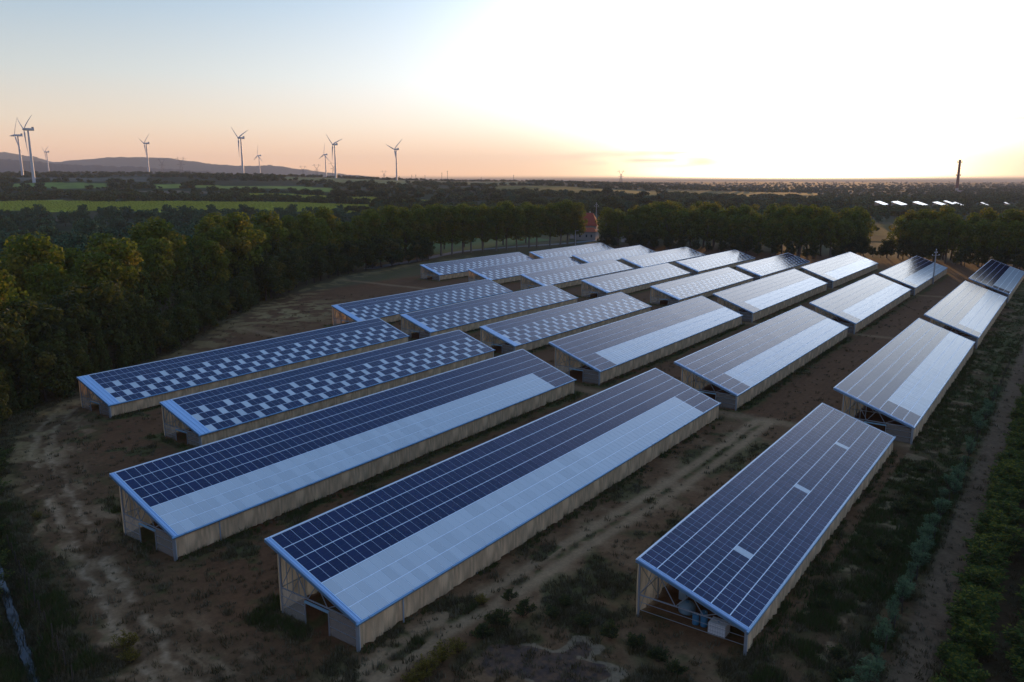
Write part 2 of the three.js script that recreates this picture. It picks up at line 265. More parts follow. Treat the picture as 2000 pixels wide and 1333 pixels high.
// ---------------------------------------------------------------- materials of the sheds
const cellTex = [0, 1, 2].map(v => dataTex(96, 160, (i, j) => { // dark cells with thin busbars and a paler seam across the middle
  const ci = i % 16, cj = j % 16, line = (ci === 0 || cj === 0) ? 1 : 0, seam = Math.abs(j - 80) < (v === 2 ? 3 : 2) ? 1 : 0, n = hash2(Math.floor(i / 16) + v * 50, Math.floor(j / 16));
  const b = 0.85 + 0.3 * n; return mix3([0.0014 * b, 0.0060 * b, 0.050 * b], [0.04, 0.06, 0.12], Math.max(line * 0.2, seam * (v === 2 ? 2.4 : 0.7))); }));
const darkMats = [0, 1, 2].map(k => new THREE.MeshPhysicalMaterial({ map: cellTex[k % 2], color: col(...[[1, 1, 1], [0.78, 0.84, 0.9], [1.2, 1.12, 1.12]][k]), roughness: [0.12, 0.09, 0.16][k], metalness: 0, ior: 1.41 }));
const seamMats = darkMats.map(m => { const c = m.clone(); c.map = cellTex[2]; return c; });
const paleTex = dataTex(64, 96, (i, j) => { const w = (i % 8 < 1) ? 0.93 : 1, n = 0.94 + 0.1 * hash2(i, j); return [0.57 * w * n, 0.59 * w * n, 0.585 * w * n]; });
const paleMats = [1, 0.93, 1.05, 0.97, 1.02].map(k => new THREE.MeshPhysicalMaterial({ map: paleTex, color: col(k, k, k), roughness: 0.16, ior: 1.5 }));
const M = {
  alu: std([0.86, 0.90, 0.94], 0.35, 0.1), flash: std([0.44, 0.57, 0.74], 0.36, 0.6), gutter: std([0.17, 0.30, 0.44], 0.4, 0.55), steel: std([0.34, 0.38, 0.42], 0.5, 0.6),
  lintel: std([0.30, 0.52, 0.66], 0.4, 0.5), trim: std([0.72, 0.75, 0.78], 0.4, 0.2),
};
const netTex = dataTex(256, 256, (i, j) => { const v = fbm(i / 9, j / 60, 3), w = hash2(i, j) * 0.14, s = fbm(i / 34 + 3, j / 90, 3); return [0.80, 0.575, 0.345].map(c => c * (0.55 + 0.66 * v + w) * (0.78 + 0.46 * s)); });
const netMat = (rx, ry) => { const t = netTex.clone(); t.repeat.set(rx, ry); t.needsUpdate = true; return new THREE.MeshPhysicalMaterial({ map: t, roughness: 1, transmission: 0.30, thickness: 0, ior: 1.3, specularIntensity: 0.2 }); };
const veil = new THREE.MeshStandardMaterial({ color: col(0.36, 0.34, 0.30), roughness: 1, transparent: true, opacity: 0.42, side: THREE.DoubleSide });
function curtain(L, h, seed, sideFold) {                        // hanging shade net: real folds, uneven hem
  const n = Math.round(L / 0.28), m = 4, pos = [], uv = [], idx = [];
  for (let i = 0; i <= n; i++) { const z = -L * i / n; const tight = Math.abs(((z / 5) % 1 + 1) % 1 - 0.5) > 0.46 ? 0.2 : 1; const f = ((fbm(i * 0.55 + seed * 31, 0.5, 2) - 0.5) * 0.46 + (hash2(i, seed) - 0.5) * 0.13) * tight;
    for (let j = 0; j <= m; j++) { const t = j / m; const hem = 0.04 + 0.16 * fbm(i * 0.23 + seed * 7, 2.5, 2); pos.push(sideFold * (f * (1.15 - t) + 0.05 * Math.sin(t * 3.1)), mix(hem, h, t), z); uv.push(-z / 7 + seed * 0.37, t * h / 7); } }
  for (let i = 0; i < n; i++) for (let j = 0; j < m; j++) { const a = i * (m + 1) + j, b = a + m + 1; idx.push(a, b, a + 1, b, b + 1, a + 1); }
  const g = new THREE.BufferGeometry(); g.setAttribute('position', new THREE.Float32BufferAttribute(pos, 3)); g.setAttribute('uv', new THREE.Float32BufferAttribute(uv, 2)); g.setIndex(idx); g.computeVertexNormals(); return g;
}
const netM = netMat(1, 1);
function poly(pts, z = 0) { const g = new THREE.ShapeGeometry(new THREE.Shape(pts.map(p => new THREE.Vector2(...p)))); g.translate(0, 0, z); return g; }
const NUM = ['zero', 'first', 'second', 'third', 'fourth', 'fifth', 'sixth', 'seventh', 'eighth'];
function turnUV(g) { const u = g.attributes.uv; for (let i = 0; i < u.count; i++) { const a = u.getX(i), b = u.getY(i); u.setXY(i, b, a); } return g; }   // cells run up the slope
function boxesGeo(list, sx, sy, sz) {                           // many equal slabs in one geometry; list of [x, y, z, rx, rz]
  const base = turnUV(new THREE.BoxGeometry(sx, sy, sz)), out = [];
  for (const [x, y, z, rx, rz] of list) { const g = base.clone(); g.rotateX(rx); g.rotateZ(rz); g.translate(x, y, z); out.push(g); }
  return mergeGeometries(out);
}
function makeShed(s, n) {
  const T = SHED_TYPES[s.type], { he, hr, w, rows, cols, strip, over } = T, L = s.L, R = rng(100 + n);
  const kind = ['chequered', 'pale-striped', 'dark'][s.type];
  const root = thing('greenhouse', s.type === 2 ? 'long shed with nearly all dark solar roof and three pale panels, beside the hedge' : `${kind} solar roof shed, ${NUM[s.row]} row from the curved track, ${NUM[s.column]} shed from the hedge`, 'greenhouse', 'solar greenhouses in parallel rows');
  const [x, z] = toXZ(s.u, s.v); root.position.set(x, 0, z); root.rotation.y = -YAW;
  const sl = Math.hypot(w, hr - he), ang = Math.atan2(hr - he, w), near = s.row <= 2;
  // roof: a light metal deck with the panels lying on it
  const deck = part(root, 'roof_deck', new THREE.BoxGeometry(sl, 0.05, L), M.alu);
  deck.geometry.translate(sl / 2, 0, -L / 2); deck.position.set(0, hr - 0.06, 0); deck.rotation.z = -ang;
  const rp = sl / rows, cw = (L - strip - 0.12) / cols, ps = near ? [rp - (s.type === 2 ? 0.09 : 0.10), 0.022, cw - (s.type === 2 ? 0.08 : 0.055)] : [rp - 0.07, 0.022, cw - 0.05], geo = turnUV(new THREE.BoxGeometry(...ps));
  const single = [], restDark = [], restPale = [], most = near ? Math.floor(300 / rows) : 0;
  const block = (c, r) => [(hash2(Math.floor(c / 5) + n * 31, Math.floor(r / 2) + 7) - 0.5) * 0.004, (hash2(Math.floor(c / 5) + n * 17, r + 77) - 0.5) * 0.004];
  for (let c = 0; c < cols; c++) for (let r = 0; r < rows; r++) {
    let pale = false;
    if (s.type === 0) pale = (r === 2 || r === 4) ? c % 4 === 2 : (r === 3 || r === 5) ? c % 4 === 0 : false;
    else if (s.type === 1) pale = r >= 4 && (s.row === 1 ? c < cols - 6 : c >= 6);
    else pale = r === 3 && (c === 9 || c === 27 || c === 44);
    const [bx, bz] = block(c, r), calm = near ? 1 : 0.25, rx = (bx + (R() - 0.5) * 0.0016) * calm, rz = (bz + (R() - 0.5) * 0.0016) * calm;
    const p = [(r + 0.5) * rp, 0.037, -(strip + (c + 0.5) * cw), rx, rz];
    if (c < most) { const m = part(deck, pale ? 'translucent_panel' : 'solar_panel', geo, pale ? paleMats[Math.floor(R() * 5)] : (s.type === 2 ? seamMats : darkMats)[Math.floor(R() * 3)]); m.position.set(p[0], p[1], p[2]); m.rotation.set(rx, 0, rz); }
    else (pale ? restPale : restDark).push(p);
  }
  if (restDark.length || restPale.length) {
    const gs = [], ms = []; if (restDark.length) { gs.push(boxesGeo(restDark, ...ps)); ms.push((s.type === 2 ? seamMats : darkMats)[0]); } if (restPale.length) { gs.push(boxesGeo(restPale, ...ps)); ms.push(paleMats[0]); }
    const m = part(deck, 'roof_panels', gs.length > 1 ? mergeGeometries(gs, true) : gs[0], ms.length > 1 ? ms : ms[0]); m.userData.kind = 'stuff';
  }
  // flashing along the open gable, ridge cap, verge and gutter
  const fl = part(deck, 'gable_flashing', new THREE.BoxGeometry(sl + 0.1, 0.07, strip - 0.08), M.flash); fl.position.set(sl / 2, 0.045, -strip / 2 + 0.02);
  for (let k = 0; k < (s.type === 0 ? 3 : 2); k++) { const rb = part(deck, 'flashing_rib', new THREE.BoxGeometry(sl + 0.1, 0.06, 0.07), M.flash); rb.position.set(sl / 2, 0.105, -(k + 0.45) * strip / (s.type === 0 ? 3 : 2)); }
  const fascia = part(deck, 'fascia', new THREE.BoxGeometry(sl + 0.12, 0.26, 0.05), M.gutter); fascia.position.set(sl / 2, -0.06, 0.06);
  const cap = part(deck, 'ridge_cap', new THREE.BoxGeometry(0.14, 0.1, L + 0.1), M.trim); cap.position.set(-0.06, 0.03, -L / 2);
  const verge = part(deck, 'verge_trim', new THREE.BoxGeometry(sl + 0.1, 0.11, 0.1), M.trim); verge.position.set(sl / 2, 0.03, -L - 0.02);
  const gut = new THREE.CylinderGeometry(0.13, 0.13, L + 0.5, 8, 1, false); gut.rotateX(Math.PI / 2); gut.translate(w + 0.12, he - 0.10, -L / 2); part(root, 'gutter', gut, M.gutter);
  if (near && s.type === 1) for (let k = 0; k < 14; k++) { const z0 = -k * 5.2 - 1.2; bar(root, 'gutter_bracket', [w + 0.02, he - 0.02, z0], [w + 0.30, he + 0.02, z0], 0.07, M.steel); }
  // shade nets on the long sides
  const hRidge = hr - over * (hr - he) / w;
  const c1 = part(root, 'side_net', curtain(L - 0.3, he - 0.12, n * 2 + 1, 1), netM); c1.position.set(w - 0.02, 0, -0.12);
  const c2 = part(root, 'tall_side_net', curtain(L - 0.3, hRidge - 0.2, n * 2 + 2, -1), netM); c2.position.set(over + 0.05, 0, -0.12);
  // frames
  const bays = near ? 6 : 3, bay = L / 15;
  const xr = over + 0.16, xe = w - 0.16, yt = he - 0.12, roofY = xx => hr - xx * (hr - he) / w - 0.16;
  for (let b = 0; b <= bays; b++) {
    const zz = -0.25 - b * bay, t = b === 0 ? 0.13 : 0.10;
    bar(root, 'post', [xr, -0.2, zz], [xr, roofY(xr), zz], t, M.steel); bar(root, 'post', [xe, -0.2, zz], [xe, roofY(xe), zz], t, M.steel);
    bar(root, 'tie_beam', [xr, yt, zz], [xe, yt, zz], 0.09, M.steel);
    const wd = xe - xr, tx = [0.0, 0.36, 0.62, 1].map(f => xr + f * wd), rx = [0.18, 0.5, 0.78].map(f => xr + f * wd);
    for (let k = 0; k < 3; k++) { bar(root, 'truss_diagonal', [tx[k], yt, zz], [rx[k], roofY(rx[k]), zz], 0.06, M.steel); if (k < 2) bar(root, 'truss_diagonal', [rx[k], roofY(rx[k]), zz], [tx[k + 1], yt, zz], 0.06, M.steel); }
    if (b < bays) { bar(root, 'wall_brace', [xr, 0.3, zz], [xr, roofY(xr) * 0.95, zz - bay], 0.045, M.steel); if (near) bar(root, 'wall_brace', [xr, roofY(xr) * 0.95, zz], [xr, 0.3, zz - bay], 0.045, M.steel); bar(root, 'wall_rail', [xr, yt, zz], [xr, yt, zz - bay], 0.06, M.steel); }
  }
  bar(root, 'post', [xr, -0.2, -L + 0.2], [xr, roofY(xr), -L + 0.2], 0.1, M.trim); bar(root, 'post', [w - 0.05, -0.2, -L + 0.15], [w - 0.05, he - 0.1, -L + 0.15], 0.1, M.trim);
  bar(root, 'corner_post', [w - 0.03, -0.2, 0.0], [w - 0.03, he - 0.02, 0.0], 0.2, M.steel); bar(root, 'net_edge', [w + 0.04, 0, -0.16], [w + 0.04, he - 0.2, -0.16], 0.05, M.trim);
  // gable wall: door frame in the middle, wires, thin veils of net beside it
  const wd = xe - xr, d0 = xr + 0.33 * wd, d1 = xr + 0.64 * wd, dh = yt - 0.28, zg = -0.16;
  if (s.type !== 2) {
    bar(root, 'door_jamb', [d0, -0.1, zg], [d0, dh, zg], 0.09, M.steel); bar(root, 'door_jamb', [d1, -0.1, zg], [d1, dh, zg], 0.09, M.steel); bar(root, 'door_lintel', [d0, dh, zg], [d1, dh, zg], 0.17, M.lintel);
    part(root, 'gable_net', poly([[xr, 0.02], [d0, 0.02], [d0, yt], [xr, yt]], -0.2), veil); part(root, 'gable_net', poly([[d1, 0.02], [xe, 0.02], [xe, he - 0.3], [d1, yt]], -0.2), veil);
    for (const f of [0.2, 0.36, 0.52, 0.68]) bar(root, 'gable_post', [xr + f * 0.5 * wd, yt, zg], [xr + f * 0.5 * wd, roofY(xr + f * 0.5 * wd), zg], 0.05, M.steel);
  }
  for (const yy of [0.35, 0.7]) { const y = yy * yt; if (s.type === 2) bar(root, 'gable_wire', [xr, y, zg], [xe, y, zg], 0.035, M.steel); else { bar(root, 'gable_wire', [xr, y, zg], [d0, y, zg], 0.035, M.steel); bar(root, 'gable_wire', [d1, y, zg], [xe, y, zg], 0.035, M.steel); } }
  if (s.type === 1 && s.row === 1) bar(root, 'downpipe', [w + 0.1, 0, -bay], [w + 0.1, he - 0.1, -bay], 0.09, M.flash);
  // far gable
  part(root, 'far_gable_net', poly([[over, 0.05], [w - 0.05, 0.05], [w - 0.05, he - 0.2], [over, roofY(over)]], -L + 0.3), netM);
  return root;
}
SHEDS.forEach(makeShed);

// ---------------------------------------------------------------- trees
function leafCloud(R, clumps, count, size, colors, spread = 0.42, up = 0.25) {
  const pos = [], cl = [], nor = []; let total = 0; for (const c of clumps) total += c.r * c.r;
  for (const c of clumps) {
    const n = Math.round(count * c.r * c.r / total), base = mix3(colors[0], colors[1], R()), yel = R() < (colors[3] || 0) ? colors[2] : null;
    for (let i = 0; i < n; i++) {
      let a = R() * 2 * Math.PI, q = R() * 2 - 1, s = Math.sqrt(1 - q * q); const d = V(s * Math.cos(a), q, s * Math.sin(a)), rr = c.r * (1 - spread * R() * R());
      const p = V(c.x + d.x * rr, c.y + d.y * rr * (c.f || 0.8), c.z + d.z * rr);
      const nrm = d.clone().multiplyScalar(0.8).add(V(R() - 0.5, R() - 0.5 + up, R() - 0.5).multiplyScalar(1.5)).normalize();
      const t = V(R() - 0.5, R() - 0.5, R() - 0.5).cross(nrm).normalize(), b = nrm.clone().cross(t), z = size * (0.6 + 0.8 * R()), l = z * (0.75 + 0.6 * R());
      const k = 0.7 + 0.6 * R(), cc = yel ? mix3(base, yel, 0.35 + 0.6 * R()) : mix3(base, colors[2], R() < 0.12 ? 0.5 * R() : 0);
      const P = [p.clone().addScaledVector(t, -z / 2), p.clone().addScaledVector(b, -l * 0.5).addScaledVector(nrm, z * 0.12), p.clone().addScaledVector(t, z / 2), p.clone().addScaledVector(b, l * 0.5).addScaledVector(nrm, -z * 0.12)];
      for (const m of [0, 1, 2, 0, 2, 3]) { pos.push(P[m].x, P[m].y, P[m].z); nor.push(nrm.x, nrm.y, nrm.z); cl.push(cc[0] * k, cc[1] * k, cc[2] * k); }
    }
  }
  const g = new THREE.BufferGeometry(); g.setAttribute('position', new THREE.Float32BufferAttribute(pos, 3)); g.setAttribute('normal', new THREE.Float32BufferAttribute(nor, 3)); g.setAttribute('color', new THREE.Float32BufferAttribute(cl, 3)); return g;
}
const leafMat = new THREE.MeshPhysicalMaterial({ vertexColors: true, roughness: 0.95, transmission: 0.52, thickness: 0, ior: 1.3, specularIntensity: 0.15, side: THREE.DoubleSide });
const needleMat = new THREE.MeshPhysicalMaterial({ vertexColors: true, roughness: 1, specularIntensity: 0.15, side: THREE.DoubleSide });
const barkPale = std([0.16, 0.14, 0.115], 1), barkDark = std([0.06, 0.048, 0.038], 1);
function clumpSet(R, kind, H) {
  const out = [];
  if (kind === 'plane') { const n = 34; for (let i = 0; i < n; i++) { const t = (i + R()) / n, y = mix(0.28, 0.93, t), env = Math.sin(Math.PI * clamp((y - 0.17) / 0.86) ** 0.85), a = i * 2.4 + R() * 1.2, q = Math.sqrt(R()) * 0.95; out.push({ x: Math.cos(a) * q * env * H * 0.25, z: Math.sin(a) * q * env * H * 0.25, y: y * H, r: H * mix(0.075, 0.105, R()), f: 0.85 }); } if (H !== 24.5) out.push({ x: 0, z: 0, y: H * 0.6, r: H * 0.16, f: 1.3 }); }
  if (kind === 'oak') { const n = 24; for (let i = 0; i < n; i++) { const t = (i + R()) / n, y = mix(0.22, 0.88, t), env = Math.sqrt(Math.max(0.05, 1 - ((y - 0.42) / 0.55) ** 2)), a = i * 2.4 + R(), q = Math.sqrt(R()); out.push({ x: Math.cos(a) * q * env * H * 0.38, z: Math.sin(a) * q * env * H * 0.38, y: y * H, r: H * mix(0.10, 0.15, R()), f: 0.8 }); } out.push({ x: 0, z: 0, y: H * 0.5, r: H * 0.27, f: 1 }); }
  if (kind === 'cypress') { for (let i = 0; i < 26; i++) { const y = mix(0.03, 0.94, (i + R()) / 26), env = 0.13 * (1 - y * 0.85) + 0.02, a = R() * 6.28; out.push({ x: Math.cos(a) * env * H * 0.5, z: Math.sin(a) * env * H * 0.5, y: y * H, r: H * env * mix(0.55, 0.8, R()), f: 1.7 }); } }
  if (kind === 'pine') { for (let i = 0; i < 20; i++) { const a = i * 2.4, q = Math.sqrt((i + 0.5) / 20); out.push({ x: Math.cos(a) * q * H * 0.46, z: Math.sin(a) * q * H * 0.46, y: H * (0.86 - 0.22 * q * q + (R() - 0.5) * 0.08), r: H * mix(0.11, 0.15, R()), f: 0.6 }); } }
  if (kind === 'shrub') { for (let i = 0; i < 12; i++) { const a = R() * 6.28, q = Math.sqrt(R()) * 0.42; out.push({ x: Math.cos(a) * q * H, z: Math.sin(a) * q * H, y: H * mix(0.22, 0.8, R()), r: H * mix(0.18, 0.28, R()), f: 0.9 }); } }
  return out;
}
function trunkGeo(R, kind, H, clumps) {
  const gs = [], top = { plane: 0.62, oak: 0.5, cypress: 0.7, pine: 0.74, shrub: 0.4 }[kind] * H, r0 = H * (kind === 'shrub' ? 0.03 : 0.021), fork = kind === 'plane' ? 0.3 : kind === 'pine' ? 0.62 : 0.25;
  const bend = [(R() - 0.5) * 0.04 * H, (R() - 0.5) * 0.04 * H];
  gs.push(taper([0, -0.3, 0], [bend[0], fork * H, bend[1]], r0, r0 * 0.75, 8), taper([bend[0], fork * H * 0.99, bend[1]], [0, top, 0], r0 * 0.74, r0 * 0.3, 7));
  if (kind !== 'cypress') for (let i = 0; i < 6; i++) { const c = clumps[Math.floor(R() * clumps.length)]; gs.push(taper([bend[0] * 0.9, fork * H * (0.9 + 0.25 * R()), bend[1] * 0.9], [c.x * 0.85, c.y - c.r * 0.2, c.z * 0.85], r0 * 0.42, r0 * 0.12, 5)); }
  return mergeGeometries(gs);
}
function treeProto(name, kind, seed, H, count, size, colors, mat, bark, label, category, group) {
  const R = rng(seed), cl = clumpSet(R, kind, H), g = new THREE.Group(); g.name = name; tag(g, label, category, group);
  part(g, 'trunk', trunkGeo(R, kind, H, cl), bark); part(g, 'crown', leafCloud(R, cl, count, size, colors, 0.45), mat); g.userData.H = H; return g;
}
function place(proto, x, z, h, R, y, label, group) {
  const H = proto.userData.H, c = proto.clone(); c.name = numbered(proto.name); c.userData = { label: proto.userData.label, category: proto.userData.category, group: proto.userData.group };
  if (label) { c.userData.label = label; c.userData.group = group; }
  const k = h / H; c.scale.set(k * (0.92 + 0.16 * R()), k, k * (0.92 + 0.16 * R())); c.position.set(x, y ?? terrainY(x, z) - 0.05, z); c.rotation.y = R() * 6.28; scene.add(c); return c;
}
const G1 = [0.100, 0.135, 0.016], G2 = [0.138, 0.160, 0.020], YEL = [0.22, 0.175, 0.024], DK1 = [0.046, 0.062, 0.013], DK2 = [0.074, 0.084, 0.017], BL1 = [0.044, 0.085, 0.040], BL2 = [0.062, 0.108, 0.050], PN1 = [0.032, 0.044, 0.012], PN2 = [0.050, 0.058, 0.016], OLV = [0.14, 0.115, 0.02];
const P = {
  plane: [11, 12, 13].map(s => treeProto('plane_tree', 'plane', s, 24, 5200, 0.62, [G1, G2, YEL, 0.22], leafMat, barkPale, 'tall broad leafy plane tree in the belt behind the cypress line', 'tree', 'plane trees in the belt beside the sheds')),
  oak: [21, 22].map(s => treeProto('evergreen_oak', 'oak', s, 13, 3600, 0.5, [DK1, DK2, OLV, 0.12], leafMat, barkDark, 'dark round evergreen tree in the front of the tree belt', 'tree', 'evergreen trees at the belt edge')),
  cypress: [31, 32].map(s => treeProto('cypress_tree', 'cypress', s, 12, 2400, 0.34, [DK1, PN2, OLV, 0.05], needleMat, barkDark, 'slim dark columnar cypress at the edge of the tree belt', 'tree', 'cypresses at the belt edge')),
  wood: [41, 42, 43].map(s => treeProto('woodland_tree', 'oak', s, 15, 1700, 0.85, [BL1, BL2, [0.05, 0.07, 0.03], 0.1], needleMat, barkDark, 'blue-green round tree in the wood between belt and vineyard', 'tree', 'woodland trees below the vineyard')),
  pine: [51, 52].map(s => treeProto('umbrella_pine', 'pine', s, 15, 1500, 0.8, [PN1, PN2, OLV, 0.05], needleMat, barkDark, 'dark flat-topped umbrella pine on the plain beyond the belt', 'tree', 'umbrella pines on the plain')),
  glow: [61, 62, 63].map(s => treeProto('poplar_tree', 'plane', s, 24.5, 3400, 0.72, [G1, G2, YEL, 0.15], leafMat, barkPale, 'tall leafy tree in the belt behind the last row of sheds', 'tree', 'trees behind the last row of sheds')),
  bush: [71, 72].map(s => treeProto('scrub_bush', 'shrub', s, 5, 420, 0.7, [DK1, DK2, OLV, 0.2], needleMat, barkDark, 'low dark scrub bush on the far plain', 'bush', 'scrub bushes on the far plain')),
};
P.plain = P.wood.map(o => { const c = o.clone(); c.name = 'field_tree'; c.userData = { ...o.userData }; return c; });
const pick = (a, R) => a[Math.floor(R() * a.length)];
const zoneOf = (x, z) => { const u = toUV(x, z)[0]; return u < 62 ? 'beside the curved dirt track' : u < 130 ? 'alongside the first row of sheds' : u < 205 ? 'alongside the second row of sheds' : u < 275 ? 'alongside the third row of sheds' : 'along the lane behind the last sheds'; };
const BELT = { plane_tree: ['tall broad leafy plane tree', 'plane trees'], evergreen_oak: ['dark round evergreen tree', 'evergreen trees'], cypress_tree: ['slim dark columnar cypress', 'cypresses'] };
function belt(proto, x, z, h, R) { const [a, b] = BELT[proto.name], w = zoneOf(x, z); return place(proto, x, z, h, R, undefined, `${a} in the belt ${w}`, `${b} ${w}`); }
const treeCurve = new THREE.CatmullRomCurve3(TREELINE.map(p => V(p[0], 0, p[1]))), TL = treeCurve.getLength();
{
  const R = rng(7);
  const at = (s, off) => { const t = clamp(s / TL, 0, 1), p = treeCurve.getPointAt(t), d = treeCurve.getTangentAt(t); return [p.x + d.z * off, p.z - d.x * off]; };   // off > 0: away from the sheds
  for (let s = 8; s < 170; s += 2.6 + R() * 1.4) { const [x, z] = at(s, 0.8 + R() * 3.2); const k = R(); if (k < 0.62) belt(pick(P.cypress, R), x, z, 6.5 + R() * 6.5, R); else belt(pick(P.oak, R), x, z, 7 + R() * 5, R); }
  for (let s = 6; s < 200; s += 6.5 + R() * 2.5) { const [x, z] = at(s, 7 + R() * 3.5); if (R() < 0.55) belt(pick(P.oak, R), x, z, 14 + R() * 4.5, R); else belt(pick(P.cypress, R), x, z, 14 + R() * 4, R); }
  for (let s = 0; s < 300; s += 8.2 + R() * 2.5) { const [x, z] = at(s, (s > 140 ? 8 : 14) + R() * 6); belt(pick(P.plane, R), x, z, (s < 120 ? 18 : 20) + R() * 8, R); }
  for (let s = 30; s < 210; s += 9 + R() * 3) { const [x, z] = at(s, 27 + R() * 8); belt(pick(P.plane, R), x, z, 17 + R() * 9, R); }
  for (let s = 165; s < 300; s += 5 + R() * 2.5) { const [x, z] = at(s, 1 + R() * 3); belt(pick(P.oak, R), x, z, 7 + R() * 8, R); if (R() < 0.4) { const [x2, z2] = at(s + 2, 5 + R() * 3); belt(pick(P.cypress, R), x2, z2, 9 + R() * 5, R); } }
  // planes along the lane, trunks showing over the lawn
  const lane = [[-40, -382], [-36, -388], [-31, -393], [-26, -399], [-21, -404], [-15, -409], [-10, -414], [-4, -419], [2, -424], [8, -430], [13, -435], [19, -441], [25, -446], [31, -451], [36, -456]];
  for (const [x, z] of lane) belt(pick(P.plane, R), x + R() * 2, z + R() * 2, 22.5 + R() * 3.5, R);
  for (const [x, z] of [[-60, -400], [-48, -412], [-36, -424], [-26, -433], [-70, -388], [-58, -372], [-52, -385], [-44, -398], [-16, -438], [-5, -450], [8, -462], [-66, -378]]) belt(pick(P.plane, R), x, z, 22 + R() * 3, R);
}
{ // the wood between the belt and the bright vineyard
  const R = rng(8); let n = 0;
  for (let i = 0; i < 3600 && n < 270; i++) { const r = 200 + 480 * Math.sqrt(R()), a = mix(-0.70, -0.06, R()), x = a * r, z = -r; if (r > 610 && a < -0.17 && R() < 0.6) continue; const [d, s] = lineDist(TREELINE, x, z); if (s > 0 && r < 380) continue; if (d < 30 && r < 400) continue; if (r < 470 && x > -80) continue; place(pick(P.wood, R), x, z, (r > 480 ? 8 : 10) + R() * 6 + (r < 330 ? 3 : 0), R); n++; }
}
{ // umbrella pines and dark trees on the plain
  const R = rng(9); let n = 0;
  for (let i = 0; i < 1600 && n < 170; i++) { const r = 520 + 620 * R(), a = mix(-0.22, 0.30, R()), x = a * r, z = -r; if (fieldAt(x, z)) continue; if (a > 0.03 && a < 0.14 && r < 620) continue; if (R() < 0.6) place(pick(P.pine, R), x, z, 9 + R() * 7, R); else place(pick(P.plain, R), x, z, 8 + R() * 6, R, undefined, 'dark round tree among the umbrella pines on the plain', 'round trees among the umbrella pines'); n++; }
}
{ // belt behind the last row of sheds
  const R = rng(10);
  const line = [[52, -440], [66, -432], [80, -426], [93, -420], [105, -414], [116, -402], [124, -394], [134, -384], [145, -377], [156, -378], [163, -388], [184, -375], [190, -358], [197, -342], [205, -326], [212, -312], [222, -302]];
  const cv = new THREE.CatmullRomCurve3(line.map(p => V(p[0], 0, p[1]))), LL = cv.getLength();
  for (let s = 0; s < LL; s += 6.2 + R() * 1.6) { const p = cv.getPointAt(s / LL), gap = p.x > 168 && p.x < 180; if (gap) { for (let k = 0; k < 3; k++) place(pick(P.oak, R), p.x - 4 + R() * 8, p.z - 6 + R() * 12, 5 + R() * 6, R, undefined, 'low dark bushy tree at the foot of the belt behind the last sheds', 'bushes at the foot of the back belt'); continue; }
    place(pick(P.glow, R), p.x, p.z, 17 + R() * 5, R); place(pick(P.glow, R), p.x + 7 + R() * 5, p.z - 9 - R() * 5, 20 + R() * 5, R); place(pick(P.oak, R), p.x - 3 + R() * 4, p.z + 5 + R() * 4, 5 + R() * 6, R, undefined, 'low dark bushy tree at the foot of the belt behind the last sheds', 'bushes at the foot of the back belt'); }
  for (const [x, z] of [[78, -455], [90, -462], [102, -458], [114, -450], [128, -440], [140, -432], [152, -425], [84, -482], [100, -490], [118, -484], [136, -470], [95, -520], [120, -520], [150, -500], [160, -460], [176, -450], [88, -440], [110, -436], [122, -424], [70, -447]]) place(pick(P.glow, R), x, z, 20 + R() * 5, R);
  for (let n = 0, i = 0; i < 1600 && n < 190; i++) { const r = 440 + 600 * R(), a = mix(0.14, 0.70, R()), x = a * r, z = -r; if (fieldAt(x, z) || (r > 985 && a > 0.42 && a < 0.66)) continue; const low = r > 620 && a > 0.42 && a < 0.66 ? 0.6 : 1; if (R() < 0.5) place(pick(P.plain, R), x, z, (8 + R() * 6) * low, R, undefined, 'round tree in the wooded plain beyond the back belt', 'round trees in the wooded plain'); else place(pick(P.pine, R), x, z, (9 + R() * 4) * low, R, undefined, 'flat-topped pine in the wooded plain beyond the back belt', 'pines in the wooded plain'); n++; }
}
// scrub over the far plain and hill: one mass
{
  const R = rng(12), gA = P.bush[0].children[1].geometry, im = new THREE.InstancedMesh(gA, needleMat, 9500), m = new THREE.Matrix4(), q = new THREE.Quaternion(); let n = 0;
  for (let i = 0; i < 60000 && n < 9500; i++) { const r = 780 + 5200 * R() * R(), a = mix(-0.72, 0.72, R()), x = a * r, z = -r; if (fieldAt(x, z)) continue; if (a > 0.44 && a < 0.63 && r > 960 && r < 1060) continue; if (fbm(x / 240, z / 70, 2) < (a > 0.1 ? 0.30 : 0.42)) continue; const k = 0.6 + R() * 1.1; q.setFromAxisAngle(YUP, R() * 6.28); m.compose(V(x, terrainY(x, z) - 0.8, z), q, V(k * 1.5, k, k * 1.5)); im.setMatrixAt(n++, m); }
  im.count = n; im.name = 'distant_scrub'; im.userData.kind = 'stuff'; shade(im); scene.add(im);
  tag(im, 'dark scrub and trees scattered over the far plain', 'woods');
}
